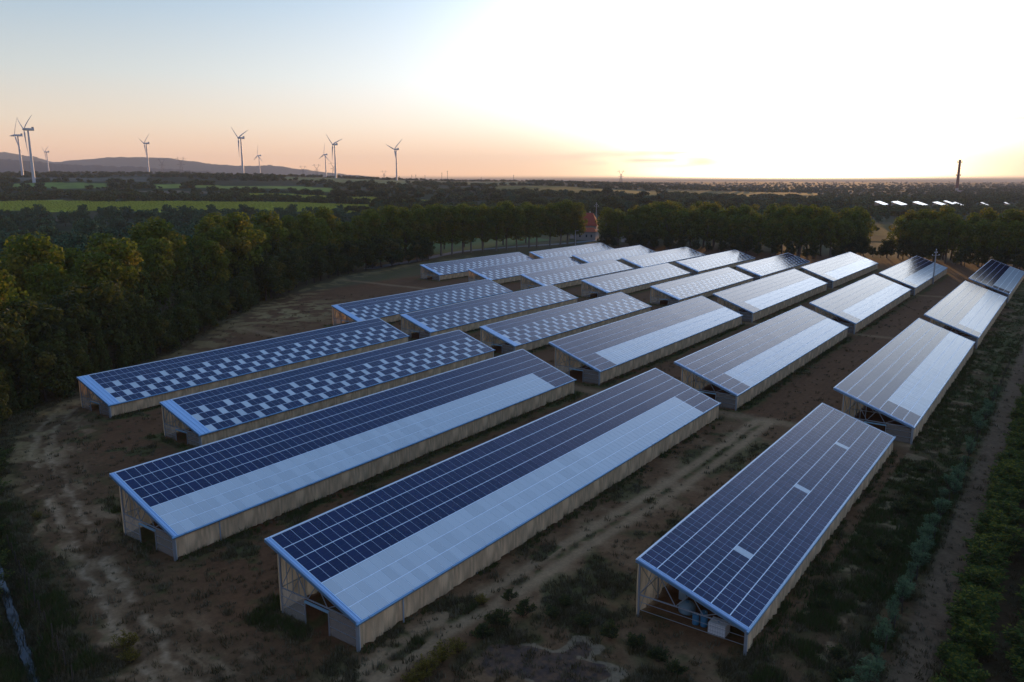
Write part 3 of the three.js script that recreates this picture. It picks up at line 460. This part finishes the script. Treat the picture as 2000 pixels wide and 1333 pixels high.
// vine rows, one mass each: sunlit look put into the leaf colour
{
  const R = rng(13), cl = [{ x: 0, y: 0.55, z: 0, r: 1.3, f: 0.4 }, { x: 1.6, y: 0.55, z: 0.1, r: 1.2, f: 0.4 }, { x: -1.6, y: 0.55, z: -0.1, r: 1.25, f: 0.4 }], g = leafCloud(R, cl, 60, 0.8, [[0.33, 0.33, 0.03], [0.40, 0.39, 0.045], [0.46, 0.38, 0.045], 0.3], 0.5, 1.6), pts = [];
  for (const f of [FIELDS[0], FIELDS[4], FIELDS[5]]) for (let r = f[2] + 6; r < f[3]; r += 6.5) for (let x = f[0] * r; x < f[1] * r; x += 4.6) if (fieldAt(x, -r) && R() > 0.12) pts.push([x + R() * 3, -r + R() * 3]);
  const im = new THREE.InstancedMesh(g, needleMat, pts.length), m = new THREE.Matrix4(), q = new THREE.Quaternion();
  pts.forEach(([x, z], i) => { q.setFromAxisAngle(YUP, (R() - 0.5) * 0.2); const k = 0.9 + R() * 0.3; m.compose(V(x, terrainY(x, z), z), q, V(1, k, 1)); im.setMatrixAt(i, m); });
  im.name = 'vine_rows'; im.userData.kind = 'stuff'; shade(im); scene.add(im); tag(im, 'vine rows coloured a sunlit green on the slope beyond the wood', 'vines');
}

// ---------------------------------------------------------------- orchard, hedge line, weeds
function leafyStems(R, H, spread, stems, leaves, ll, lw, colors, lean = 0.5) {         // upright shoots set with long leaves
  const pos = [], cl = [], wood = [];
  for (let s = 0; s < stems; s++) {
    const a = R() * 6.28, q = Math.sqrt(R()), top = V(Math.cos(a) * q * spread, H * mix(0.6, 1.08, R()) * (1 - 0.25 * q), Math.sin(a) * q * spread), foot = V(top.x * 0.12, 0, top.z * 0.12), base = mix3(colors[0], colors[1], R()), tip = colors[2];
    if (s % 2 === 0) wood.push(taper(foot.toArray(), top.toArray(), 0.035 * H / 2, 0.008, 5));
    for (let i = 0; i < leaves; i++) {
      const t = 0.22 + 0.8 * Math.sqrt(R()), p = foot.clone().lerp(top, t), b = R() * 6.28, out = V(Math.cos(b), mix(-0.1, 0.9, R()) * lean + 0.1, Math.sin(b)).normalize(), sd = out.clone().cross(V(R() - 0.5, 1, R() - 0.5)).normalize(), l = ll * (0.6 + 0.8 * R()), w = lw * (0.7 + 0.6 * R());
      p.addScaledVector(out, 0.1 * spread * R()); const k = 0.7 + 0.6 * R(), c = t > 0.9 && R() < 0.4 ? tip : base, mid = p.clone().addScaledVector(out, l * 0.5), end = p.clone().addScaledVector(out, l).add(V(0, -0.18 * l, 0)), A = mid.clone().addScaledVector(sd, w), B = mid.clone().addScaledVector(sd, -w);
      for (const v of [p, A, end, p, end, B]) { pos.push(v.x, v.y, v.z); cl.push(c[0] * k, c[1] * k, c[2] * k); }
    }
  }
  const g = new THREE.BufferGeometry(); g.setAttribute('position', new THREE.Float32BufferAttribute(pos, 3)); g.setAttribute('color', new THREE.Float32BufferAttribute(cl, 3)); g.computeVertexNormals(); return [g, mergeGeometries(wood)];
}
function plantProto(name, seed, H, args, mat, label, category, group) { const R = rng(seed), [g, w] = leafyStems(R, H, ...args), o = new THREE.Group(); o.name = name; tag(o, label, category, group); o.userData.H = H; part(o, 'foliage', g, mat); part(o, 'stem', w, barkDark); return o; }
const orchard = [81, 82, 83].map(s => plantProto('orchard_tree', s, 2.6, [1.55, 34, 60, 0.30, 0.07, [[0.060, 0.092, 0.020], [0.085, 0.120, 0.024], [0.17, 0.16, 0.02]]], leafMat, 'low leafy green orchard tree beyond the earth path', 'tree', 'orchard trees in rows beyond the path'));
const sapling = [84, 85].map(s => plantProto('hedge_shrub', s, 2.0, [0.75, 16, 40, 0.22, 0.035, [[0.095, 0.160, 0.075], [0.130, 0.190, 0.095], [0.15, 0.20, 0.09]], 0.9], leafMat, 'grey-green feathery shrub along the fence beside the earth path', 'shrub', 'shrubs along the fence'));
const inView = (x, z, m = 1.1) => { const v = V(x, 1, z).applyMatrix4(new THREE.Matrix4().multiplyMatrices(camera.projectionMatrix, camera.matrixWorldInverse)); return z < -20 && Math.abs(v.x) < m && Math.abs(v.y) < m + 0.1; };
camera.updateMatrixWorld(); camera.updateProjectionMatrix();
{
  const R = rng(14); let n = 0;
  for (let row = 0; row < 9; row++) for (let u = 50; u < 330; u += 2.2 + R() * 0.8) { const [x, z] = toXZ(u + (row % 2), -3.6 + row * 4.6 + (R() - 0.5) * 0.9); if (!inView(x, z) || R() < 0.06 || n > 290) continue; place(pick(orchard, R), x, z, 2.3 + R() * 1.4, R, groundY(x, z) - 0.02); n++; }
  for (let u = 52; u < 160; u += 0.9 + R() * 1.5) { if (u > 92 && R() < 0.5) continue; const [x, z] = toXZ(u, -9.4 + (R() - 0.5) * 0.8); if (inView(x, z)) place(pick(sapling, R), x, z, 1.2 + R() * 1.5, R, groundY(x, z) - 0.02); }
}
const post = thing('fence_post', 'thin wooden fence post in the shrub line beside the earth path', 'post', 'fence posts along the earth path'); part(post, 'shaft', taper([0, -0.3, 0], [0, 1.55, 0], 0.06, 0.05, 7), std([0.07, 0.055, 0.042], 1)); part(post, 'cap', new THREE.ConeGeometry(0.055, 0.06, 7).translate(0, 1.57, 0), std([0.10, 0.08, 0.06], 1));
{
  let first = true; const R = rng(15);
  for (let u = 57; u < 190; u += 3.6) { const [x, z] = toXZ(u, -9.0); if (!inView(x, z)) continue; const p = first ? post : copy(post); first = false; p.position.set(x, groundY(x, z), z); p.rotation.set((R() - 0.5) * 0.08, R() * 3, (R() - 0.5) * 0.08); }
  const fl = [[-52.6, -77.1], [-45.6, -68.5], [-39.1, -60.8], [-33.3, -53.8]], cv = new THREE.CatmullRomCurve3(fl.map(p => V(p[0], 0, p[1])));
  for (let i = 0; i <= 12; i++) { const q = cv.getPointAt(i / 12), p = copy(post, 'thin wooden fence post on the grassy bank beside the ditch', 'fence posts along the ditch'); p.position.set(q.x, groundY(q.x, q.z), q.z); p.rotation.set((R() - 0.5) * 0.12, R() * 3, (R() - 0.5) * 0.12); }
}
const yellowBush = [91, 92].map(s => plantProto('yellow_bush', s, 1.6, [1.1, 26, 44, 0.16, 0.04, [[0.11, 0.088, 0.014], [0.18, 0.13, 0.018], [0.23, 0.16, 0.02]], 0.8], leafMat, 'yellowing bushy weed beside the wheel ruts', 'bush', 'yellowing bushes by the ruts'));
const darkBush = [93, 94].map(s => plantProto('weed_bush', s, 1.3, [1.0, 22, 44, 0.18, 0.05, [[0.044, 0.056, 0.016], [0.066, 0.074, 0.022], [0.12, 0.10, 0.02]], 0.8], leafMat, 'low dark weed bush on rough ground', 'bush', 'dark weed bushes on rough ground'));
const ditchBush = [95, 96].map(s => plantProto('ditch_shrub', s, 2.6, [1.8, 34, 56, 0.22, 0.06, [[0.052, 0.072, 0.016], [0.080, 0.100, 0.022], [0.14, 0.14, 0.02]], 0.6], leafMat, 'leafy green shrub overhanging the ditch', 'shrub', 'shrubs along the ditch'));
{
  const R = rng(16);
  for (const [x, z, h] of [[-5.5, -56.4, 1.7], [-6.6, -54.4, 1.6], [-7.3, -53.2, 1.3], [-4.4, -57.6, 1.2], [-2.7, -64.9, 1.0], [-31.2, -57.8, 1.6], [-30.0, -56.2, 1.2], [-53, -83, 1.0]]) place(pick(yellowBush, R), x, z, h, R, groundY(x, z) - 0.02);
  for (const [x, z, h] of [[-2.5, -59.5, 1.3], [-1.2, -61.4, 1.5], [1, -63, 1.4], [3.5, -62.5, 1.2], [6, -61, 1.4], [8.2, -59.6, 1.4], [10, -58, 1.3], [11.5, -56.3, 1.2], [4.7, -64.4, 1.1], [-0.3, -65.5, 1.1], [12.6, -54.6, 1.1], [27.5, -64, 1.0], [29, -67, 1.0], [26, -57, 1.2], [25, -54, 1.3], [36, -72.5, 1.4], [38, -75.5, 1.4], [44, -84, 1.8], [46, -86, 1.7], [49, -90, 1.5], [53, -97, 1.3]]) place(pick(darkBush, R), x, z, h, R, groundY(x, z) - 0.02);
  for (const [x, z, h] of [[-51, -71, 3.0], [-48.5, -67, 3.2], [-47, -63.5, 3.0], [-43.5, -58.5, 2.6], [-54, -75.5, 2.6], [-60, -84, 3.2], [-57, -80, 2.6], [-41.5, -55.5, 2.2], [-63, -90, 3], [-52, -66.5, 2.8], [-66, -95, 3.4], [-68, -99, 3.2]]) place(pick(ditchBush, R), x, z, h, R, groundY(x, z) - 0.05);
}
// grass: three masses of tufts
function tuftGeo(R, blades, h, spread, c1, c2) { const pos = [], cl = []; for (let i = 0; i < blades; i++) { const a = R() * 6.28, q = R() * spread, x = Math.cos(a) * q, z = Math.sin(a) * q, b = R() * 6.28, w = 0.022 + 0.02 * R(), hh = h * (0.5 + 0.7 * R()), lx = (R() - 0.5) * hh * 0.9, lz = (R() - 0.5) * hh * 0.9, c = mix3(c1, c2, R()); pos.push(x - Math.cos(b) * w, 0, z - Math.sin(b) * w, x + Math.cos(b) * w, 0, z + Math.sin(b) * w, x + lx, hh, z + lz); for (let k = 0; k < 3; k++) cl.push(...c); } const g = new THREE.BufferGeometry(); g.setAttribute('position', new THREE.Float32BufferAttribute(pos, 3)); g.setAttribute('color', new THREE.Float32BufferAttribute(cl, 3)); g.computeVertexNormals(); return g; }
{
  const R = rng(17), kinds = [['green_grass', [[0.046, 0.062, 0.016], [0.075, 0.086, 0.024]], 0.34, []], ['dry_grass', [[0.11, 0.088, 0.05], [0.17, 0.14, 0.085]], 0.30, []], ['brown_grass', [[0.07, 0.056, 0.024], [0.11, 0.082, 0.04]], 0.32, []]];
  const inShed = (u, v) => SHEDS.some(s => { const t = SHED_TYPES[s.type]; return u > s.u + 0.2 && u < s.u + s.L && v > s.v + t.over - 0.1 && v < s.v + t.w + 0.15; });
  for (let i = 0; i < 520000; i++) {
    const r = 46 + 210 * R() ** 2.4, a = mix(-0.72, 0.72, R()), x = a * r, z = -r, [u, v] = toUV(x, z); if (inShed(u, v)) continue;
    const c = groundColor(x, z, false), lum = c[0] + c[1] + c[2], greenish = c[1] / c[0];
    if (greenish > 0.84) { if (R() < 0.6) kinds[R() < 0.72 ? 0 : 2][3].push([x, z]); } else if (greenish > 0.70) { if (R() < 0.25) kinds[R() < 0.6 ? 2 : 1][3].push([x, z]); } else if (lum > 0.30 ? R() < 0.012 : R() < 0.028) kinds[R() < 0.5 ? 1 : 2][3].push([x, z]);
  }
  for (const s of SHEDS.filter(s => s.row < 3)) { const t = SHED_TYPES[s.type]; for (let k = 0; k < s.L * 10; k++) { const u = s.u + R() * s.L, v = s.v + (R() < 0.8 ? t.w + 0.15 + R() * R() * 1.5 : t.over - 0.2 - R()), [x, z] = toXZ(u, v); if (vnoise(u / 3, v) > 0.35) kinds[R() < 0.7 ? 0 : 1][3].push([x, z]); } }
  const m = new THREE.Matrix4(), q = new THREE.Quaternion();
  for (const [name, cs, h, pts] of kinds) {
    const im = new THREE.InstancedMesh(tuftGeo(R, 15, h * 1.25, 0.30, ...cs), needleMat, pts.length);
    pts.forEach(([x, z], i) => { q.setFromAxisAngle(YUP, R() * 6.28); const k = 0.6 + R() * R() * 1.5; m.compose(V(x, groundY(x, z) - 0.02, z), q, V(k, k * (0.6 + R() * 0.6), k)); im.setMatrixAt(i, m); });
    im.name = name; im.userData.kind = 'stuff'; shade(im); scene.add(im); tag(im, `${name.replace('_', ' ')} tufts growing over the rough ground`, 'grass');
  }
}

// ---------------------------------------------------------------- things stored under the dark shed
{
  const s = SHEDS[4], put = (o, du, dv, y = 0, turn = 0) => { const [x, z] = toXZ(s.u + du, s.v + dv); o.position.set(x, y, z); o.rotation.y = -YAW + turn; };
  const white = std([0.62, 0.66, 0.68], 0.5), cage = std([0.42, 0.45, 0.48], 0.4, 0.7), blue = std([0.05, 0.19, 0.33], 0.45), wood = std([0.20, 0.14, 0.09], 0.9), orange = std([0.42, 0.13, 0.035], 0.6);
  const tote = thing('liquid_tote', 'white liquid tote in a steel cage under the dark shed, beside blue barrels', 'tote');
  part(tote, 'tank', new RoundedBoxGeometry(1.5, 0.98, 1.1, 3, 0.08).translate(0, 0.66, 0), white); part(tote, 'lid', new THREE.CylinderGeometry(0.12, 0.12, 0.06, 16).translate(0, 1.17, 0), blue);
  for (let k = 0; k < 3; k++) part(tote, 'pallet_runner', new THREE.BoxGeometry(1.5, 0.12, 0.12).translate(0, 0.07, -0.45 + k * 0.45), wood);
  for (let k = 0; k < 8; k++) for (const f of [-1, 1]) bar(tote, 'cage_bar', [-0.74 + k * 0.211, 0.14, f * 0.57], [-0.74 + k * 0.211, 1.16, f * 0.57], 0.02, cage);
  for (let k = 0; k < 4; k++) for (const f of [-1, 1]) bar(tote, 'cage_bar', [-0.76, 0.2 + k * 0.3, f * 0.59], [0.76, 0.2 + k * 0.3, f * 0.59], 0.02, cage);
  put(tote, 1.6, 6.9);
  const prof = [[0, 0], [0.28, 0], [0.30, 0.05], [0.29, 0.3], [0.31, 0.33], [0.29, 0.36], [0.29, 0.58], [0.31, 0.61], [0.29, 0.64], [0.30, 0.86], [0.27, 0.9], [0, 0.9]].map(p => new THREE.Vector2(...p));
  const barrel = thing('blue_barrel', 'blue plastic barrel under the dark shed, beside the white tote', 'barrel', 'blue barrels under the dark shed'); part(barrel, 'drum', new THREE.LatheGeometry(prof, 20), blue); part(barrel, 'bung', new THREE.CylinderGeometry(0.04, 0.04, 0.04, 10).translate(0.14, 0.91, 0), white);
  put(barrel, 2.0, 4.7); put(copy(barrel), 2.1, 5.4); put(copy(barrel), 2.8, 5.1);
  const tank = thing('round_tank', 'round grey-blue tank under the dark shed', 'tank'); part(tank, 'shell', new THREE.LatheGeometry([[0, 0], [0.7, 0], [0.74, 0.1], [0.74, 0.62], [0.5, 0.86], [0.2, 0.94], [0, 0.95]].map(p => new THREE.Vector2(...p)), 24), std([0.16, 0.26, 0.32], 0.5)); part(tank, 'lid', new THREE.CylinderGeometry(0.2, 0.2, 0.07, 18).translate(0, 0.96, 0), blue); put(tank, 3.4, 3.3);
  const box = thing('tool_cabinet', 'pale blue cabinet with an orange top under the dark shed', 'cabinet'); part(box, 'body', new RoundedBoxGeometry(0.7, 1.25, 0.6, 2, 0.04).translate(0, 0.63, 0), std([0.30, 0.42, 0.48], 0.5)); part(box, 'top', new RoundedBoxGeometry(1.1, 0.24, 0.8, 2, 0.05).translate(0.1, 1.38, 0), orange); part(box, 'door_handle', new THREE.BoxGeometry(0.03, 0.2, 0.03).translate(0.2, 0.75, 0.315), cage); put(box, 5.2, 2.2);
}

// ---------------------------------------------------------------- wind farm
{
  const white = std([0.50, 0.52, 0.55], 0.45), dark = std([0.30, 0.31, 0.33], 0.6);
  const bladeGeo = (() => { const n = 14, pos = [], idx = []; for (let i = 0; i <= n; i++) { const t = i / n, y = 1 + t * 37, ch = t < 0.08 ? 1.6 : mix(4.4, 0.5, (t - 0.08) ** 0.8), th = mix(1.1, 0.12, t), bend = -2.6 * t * t, tw = mix(0.35, 0, t); for (let k = 0; k < 8; k++) { const a = k / 8 * 6.283, cx = Math.cos(a) * ch / 2 - ch * 0.12, cz = Math.sin(a) * th / 2; pos.push(cx * Math.cos(tw) - cz * Math.sin(tw), y, cx * Math.sin(tw) + cz * Math.cos(tw) + bend); } } for (let i = 0; i < n; i++) for (let k = 0; k < 8; k++) { const a = i * 8 + k, b = i * 8 + (k + 1) % 8; idx.push(a, b, a + 8, b, b + 8, a + 8); } const g = new THREE.BufferGeometry(); g.setAttribute('position', new THREE.Float32BufferAttribute(pos, 3)); g.setIndex(idx); g.computeVertexNormals(); return g; })();
  const towerGeo = new THREE.CylinderGeometry(1.35, 2.4, 79.5, 24).translate(0, 38.2, 0), nacGeo = new RoundedBoxGeometry(3.6, 3.8, 12.5, 3, 0.7).translate(0, 80, -2.2), coolGeo = new RoundedBoxGeometry(3.0, 2.0, 2.6, 2, 0.3).translate(0, 82.8, -6.6), hubGeo = new THREE.SphereGeometry(1.9, 18, 12).scale(1, 1, 1.35).translate(0, 80, 5.2);
  const T = [[65, 257, 0], [44, 268, 30], [96, 299, 0], [291, 283, 8], [475, 273, -8], [508, 306, 55], [637, 304, 52], [656, 285, -12], [775, 294, 10]];
  T.forEach(([x, y, phase], i) => {
    let r = 700; while (r < 6000 && 346.4 + (37.35 - 80 - terrainY(px(x) * r, -r)) * 1553 / r < y) r += 4;
    const X = px(x) * r, t = thing('wind_turbine', ['white three-bladed wind turbine standing beside the green vineyard strip', 'white wind turbine with tower foot hidden behind the scrub hill', 'small white wind turbine far off before the blue hills'][i === 0 ? 0 : i < 2 ? 1 : 2], 'wind turbine', 'turbines of the wind farm');
    t.position.set(X, terrainY(X, -r) - 0.5, -r); t.rotation.y = -42 * D2R;
    part(t, 'tower', towerGeo, white); const nc = part(t, 'nacelle', nacGeo, white); part(nc, 'cooler', coolGeo, dark); part(t, 'hub', hubGeo, white);
    for (let k = 0; k < 3; k++) { const b = part(t, 'blade', bladeGeo, white); b.position.set(0, 80, 5.6); b.rotation.z = (180 + phase + k * 120) * D2R; }
    t.userData.label = `white wind turbine, ${['tallest, beside the vineyard strip', 'just behind the tallest one', 'small, next to the two tallest', 'standing alone before the blue hills', 'large, right of the pylon pair before the hills', 'small, beyond a large dark-bladed one', 'small, among the lattice pylons', 'large, among the lattice pylons', 'last of the line towards the sun'][i]}`;
  });
  const steel = std([0.16, 0.16, 0.18], 0.7, 0.3);
  const pylonGeos = (() => { const body = [], arms = []; const lv = [[0, 5], [9, 3.9], [18, 2.9], [26, 2.0], [33, 1.4]]; for (let i = 0; i < 4; i++) { const [y0, a] = lv[i], [y1, b] = lv[i + 1]; const c0 = [[-a, -a], [a, -a], [a, a], [-a, a]], c1 = [[-b, -b], [b, -b], [b, b], [-b, b]]; for (let k = 0; k < 4; k++) { const n = (k + 1) % 4; body.push(barGeo([c0[k][0], y0, c0[k][1]], [c1[k][0], y1, c1[k][1]], 0.5), barGeo([c0[k][0], y0, c0[k][1]], [c1[n][0], y1, c1[n][1]], 0.3), barGeo([c1[k][0], y1, c1[k][1]], [c1[n][0], y1, c1[n][1]], 0.3)); } }
    for (const s of [-1, 1]) { arms.push(barGeo([s * 1.4, 33, 0], [s * 9, 43, 0], 0.55), barGeo([s * 1.4, 30, 0], [s * 7, 42, 0], 0.4), barGeo([s * 9, 43, 0], [s * 15, 41, 0], 0.5), barGeo([0, 43, 0], [s * 9, 43, 0], 0.5), barGeo([s * 5, 43, 0], [s * 7.5, 47, 0], 0.4), barGeo([s * 9, 43, 0], [s * 7.5, 47, 0], 0.4), barGeo([0, 26, 0], [s * 10, 26, 0], 0.45), barGeo([0, 29, 0], [s * 10, 26, 0], 0.35)); } return [mergeGeometries(body), mergeGeometries(arms)]; })();
  const spots = [[318, 2500, 'before the blue hills, beside its taller twin'], [355, 2250, 'before the blue hills, tallest of a pair'], [619, 2700, 'beside a small turbine'], [652, 2500, 'behind a large turbine tower'], [592, 3000, 'low, standing between two turbine groups'], [750, 3600, 'tiny, beside the last turbine of the line'], [1213, 2700, 'alone on the plain towards the sun']];
  for (const [x, r, where] of spots) { const X = px(x) * r, t = thing('lattice_pylon', `grey steel lattice power pylon ${where}`, 'pylon', 'power pylons on the horizon'); t.position.set(X, terrainY(X, -r) - 1, -r); t.rotation.y = 0.3; part(t, 'lattice_body', pylonGeos[0], steel); part(t, 'cross_arms', pylonGeos[1], steel); }
  const mast = (x, r, h, where) => { const X = px(x) * r, t = thing('antenna_mast', `thin dark mast ${where}`, 'mast', 'thin masts on the horizon'); t.position.set(X, terrainY(X, -r) - 1, -r); part(t, 'shaft', taper([0, 0, 0], [0, h, 0], 0.8, 0.5, 6), steel); part(t, 'cross_piece', mergeGeometries([barGeo([-2.4, h * 0.9, 0], [2.4, h * 0.9, 0], 0.6), barGeo([-1.8, h * 0.72, 0], [1.8, h * 0.72, 0], 0.6)]), steel); };
  [[863, 2600, 26], [874, 2600, 32], [812, 3000, 24], [830, 3000, 22], [940, 3200, 20], [1003, 3000, 26], [1440, 2600, 26], [780, 3200, 20], [804, 3200, 25]].forEach(([x, r, h]) => mast(x, r, h, 'rising from the far plain'));
}
// tall brick stack with two platforms
{
  const r = 1850, X = px(1872) * r, y0 = terrainY(X, -r), t = thing('brick_chimney', 'tall brick chimney with two platforms on the plain near the setting sun', 'chimney'); t.position.set(X, y0 - 1, -r); t.scale.set(1.15, 1.32, 1.15);
  const brick = std([0.22, 0.085, 0.06], 0.9), pale = std([0.45, 0.38, 0.34], 0.9), metal = std([0.12, 0.11, 0.11], 0.6, 0.4);
  part(t, 'base', new THREE.CylinderGeometry(2.9, 3.2, 9, 20).translate(0, 4.5, 0), pale); part(t, 'shaft', new THREE.CylinderGeometry(2.1, 2.9, 46, 20).translate(0, 32, 0), brick); part(t, 'crown', new THREE.CylinderGeometry(2.5, 2.2, 2.4, 20).translate(0, 55.5, 0), brick);
  for (const h of [30, 52]) { const pl = part(t, 'platform', new THREE.CylinderGeometry(4.6, 4.6, 0.7, 20).translate(0, h, 0), metal); for (const s of [-1, 1]) part(pl, 'antenna', new THREE.BoxGeometry(0.9, 3, 0.9).translate(s * 4.3, h + 1.4, 0), metal); }
  const hall = thing('long_hall', 'low long hall at the foot of the brick chimney', 'building'); hall.position.set(X + 14, y0 - 0.5, -r - 30); part(hall, 'wall', new THREE.BoxGeometry(36, 5, 14).translate(0, 2.5, 0), pale); part(hall, 'roof', new THREE.CylinderGeometry(0.1, 8, 2.4, 4, 1).rotateY(Math.PI / 4).scale(3.3, 1, 1.25).translate(0, 6.2, 0), brick);
}
// far white sheds
{
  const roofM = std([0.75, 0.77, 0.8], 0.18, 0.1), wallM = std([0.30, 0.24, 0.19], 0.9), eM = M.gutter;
  [[1727, 1010, 30, 11], [1762, 1005, 40, 12], [1803, 1000, 38, 12], [1843, 995, 40, 13], [1860, 1040, 26, 11], [1878, 990, 26, 10], [1931, 985, 20, 9], [1977, 980, 22, 9]].forEach(([x, r, L, w], i) => {
    const X = px(x) * r, t = thing('far_shed', i < 6 ? 'shed with a bright shining roof in the far row below the chimney' : 'shed with a bright roof half hidden by trees, apart from the far row', 'shed', i < 6 ? 'far row of bright sheds' : 'bright sheds among the trees');
    t.position.set(X, terrainY(X, -r), -r); t.rotation.y = -YAW; const rf = new THREE.BoxGeometry(Math.hypot(w, 4), 0.3, L); rf.rotateZ(-Math.atan2(4, w)); rf.translate(0, 5.2, 0); part(t, 'roof', rf, roofM);
    part(t, 'wall', mergeGeometries([new THREE.BoxGeometry(w - 0.6, 3, L - 1).translate(0, 1.5, 0), new THREE.BoxGeometry(w * 0.5, 2.2, L - 1.2).translate(-w * 0.24, 4.0, 0)]), wallM); part(t, 'eave_gutter', new THREE.BoxGeometry(0.25, 0.25, L).translate(w / 2 + 0.1, 3.15, 0), eM);
  });
}
// farmhouse among the trees
{
  const tile = std([0.30, 0.065, 0.040], 0.9), tile2 = std([0.36, 0.095, 0.045], 0.9), wall = std([0.34, 0.29, 0.25], 0.95), glass = std([0.02, 0.025, 0.03], 0.1), stone = std([0.46, 0.40, 0.36], 0.9), slate = std([0.13, 0.14, 0.17], 0.6);
  const hip = (w, d, h, rl) => { const a = w / 2, b = d / 2, r = rl / 2, p = [[-a, 0, b], [a, 0, b], [a, 0, -b], [-a, 0, -b], [-r, h, 0], [r, h, 0]], f = [[0, 1, 5], [0, 5, 4], [1, 2, 5], [2, 3, 4], [2, 4, 5], [3, 0, 4], [0, 2, 1], [0, 3, 2]], pos = []; for (const t of f) for (const i of t) pos.push(...p[i]); const g = new THREE.BufferGeometry(); g.setAttribute('position', new THREE.Float32BufferAttribute(pos, 3)); g.computeVertexNormals(); return g; };
  const h = thing('farmhouse', 'farmhouse with red tiled roofs and a square tower among the trees', 'house'); h.position.set(45, 0, -496); h.rotation.y = -0.25;
  part(h, 'wall', new THREE.BoxGeometry(14, 8.4, 11).translate(1, 4.2, 0), wall); part(h, 'tower_wall', new THREE.BoxGeometry(5, 17.5, 5).translate(-6.5, 8.75, -1.5), stone);
  part(h, 'main_roof', hip(15.4, 12.4, 7.5, 8).translate(1, 8.38, 0), tile); part(h, 'tower_roof', hip(6, 6, 3.2, 0.2).translate(-6.5, 17.48, -1.5), tile); const low = part(h, 'lean_to_roof', hip(13, 7, 2.4, 9).translate(2.5, 5.0, 8.4), tile2); low.name = 'low_roof'; part(h, 'low_wall', new THREE.BoxGeometry(12, 5.0, 6).translate(2.5, 2.5, 8.4), wall); part(h, 'chimney', new THREE.BoxGeometry(0.9, 3, 0.9).translate(3, 15.2, -0.5), wall);
  for (const [x, y, z] of [[-6.9, 15, 1.02], [-5.9, 15, 1.02], [-1, 2.5, 11.42], [3, 2.5, 11.42], [6, 2.5, 11.42]]) { const w = part(h, 'window', new THREE.BoxGeometry(0.9, 1.6, 0.1).translate(x, y, z), glass); part(w, 'sill', new THREE.BoxGeometry(1.1, 0.12, 0.25).translate(x, y - 0.9, z + 0.05), stone); }
  const b = thing('small_outhouse', 'small outhouse with a red tiled roof beside the farmhouse', 'house'); b.position.set(60, 0, -484); part(b, 'wall', new THREE.BoxGeometry(5, 3.6, 4).translate(0, 1.8, 0), stone); part(b, 'roof', hip(5.8, 4.8, 2.2, 2.4).translate(0, 3.58, 0), tile2);
  const t = thing('slate_turret', 'round turret with a pointed slate roof between the trees', 'turret'); t.position.set(66.5, 0, -470); part(t, 'wall', new THREE.CylinderGeometry(2, 2, 7.5, 18).translate(0, 3.75, 0), stone); part(t, 'roof', new THREE.ConeGeometry(2.5, 5, 18).translate(0, 9.9, 0), slate); part(t, 'finial', new THREE.SphereGeometry(0.5, 12, 8).translate(0, 12.5, 0), std([0.6, 0.6, 0.62], 0.4));
}
// lane, lamp and utility poles
{
  const c = new THREE.CatmullRomCurve3(ROAD.map(p => V(p[0], 0, p[1]))), pos = [], idx = []; for (let i = 0; i <= 60; i++) { const p = c.getPoint(i / 60), t = c.getTangent(i / 60); for (const s of [-2.6, 2.6]) pos.push(p.x + t.z * s, 0.06, p.z - t.x * s); if (i < 60) idx.push(2 * i, 2 * i + 2, 2 * i + 1, 2 * i + 1, 2 * i + 2, 2 * i + 3); }
  const g = new THREE.BufferGeometry(); g.setAttribute('position', new THREE.Float32BufferAttribute(pos, 3)); g.setIndex(idx); g.computeVertexNormals(); structure('lane', g, std([0.16, 0.16, 0.165], 0.8));
  const lawnS = new THREE.Shape([[-66, 345], [-36, 396], [26, 486], [-4, 530], [-80, 470], [-90, 380]].map(p => new THREE.Vector2(...p))); const lg = new THREE.ShapeGeometry(lawnS); lg.rotateX(-Math.PI / 2); lg.translate(0, 0.05, 0); structure('lawn', lg, std([0.075, 0.105, 0.03], 1));
  const white = std([0.62, 0.63, 0.64], 0.5), grey = std([0.30, 0.29, 0.28], 0.9);
  const l = thing('street_lamp', 'pale street lamp beside the lane behind the last sheds', 'lamp post'); l.position.set(35.5, 0, -447); part(l, 'pole', taper([0, -0.2, 0], [0, 8.2, 0], 0.16, 0.11, 10), white); part(l, 'arm', new THREE.BoxGeometry(1.3, 0.1, 0.1).translate(0.6, 8.15, 0), white); part(l, 'lamp_head', new RoundedBoxGeometry(0.7, 0.16, 0.3, 2, 0.06).translate(1.3, 8.1, 0), white);
  const upole = (x, z, h, label, y = 0) => { const t = thing('utility_pole', label, 'utility pole'); t.position.set(x, y, z); t.rotation.y = 0.25; part(t, 'shaft', taper([0, -0.3, 0], [0, h, 0], 0.30, 0.17, 10), grey); part(t, 'crossarm', new THREE.BoxGeometry(3.0, 0.16, 0.16).translate(0, h - 2.0, 0), grey); for (const [ix, iy] of [[-1.4, h - 1.75], [1.4, h - 1.75], [0, h + 0.15], [-0.5, h - 0.9], [0.5, h - 0.9]]) part(t, 'insulator', new THREE.SphereGeometry(0.17, 10, 8).translate(ix, iy, 0), white); };
  upole(150.3, -282.2, 12.2, 'concrete utility pole with crossarm between the last sheds by the hedge side'); upole(54.5, -520, 21, 'wooden utility pole rising behind the farmhouse roof');
}
console.log('children', scene.children.length);
renderer.render(scene, camera);
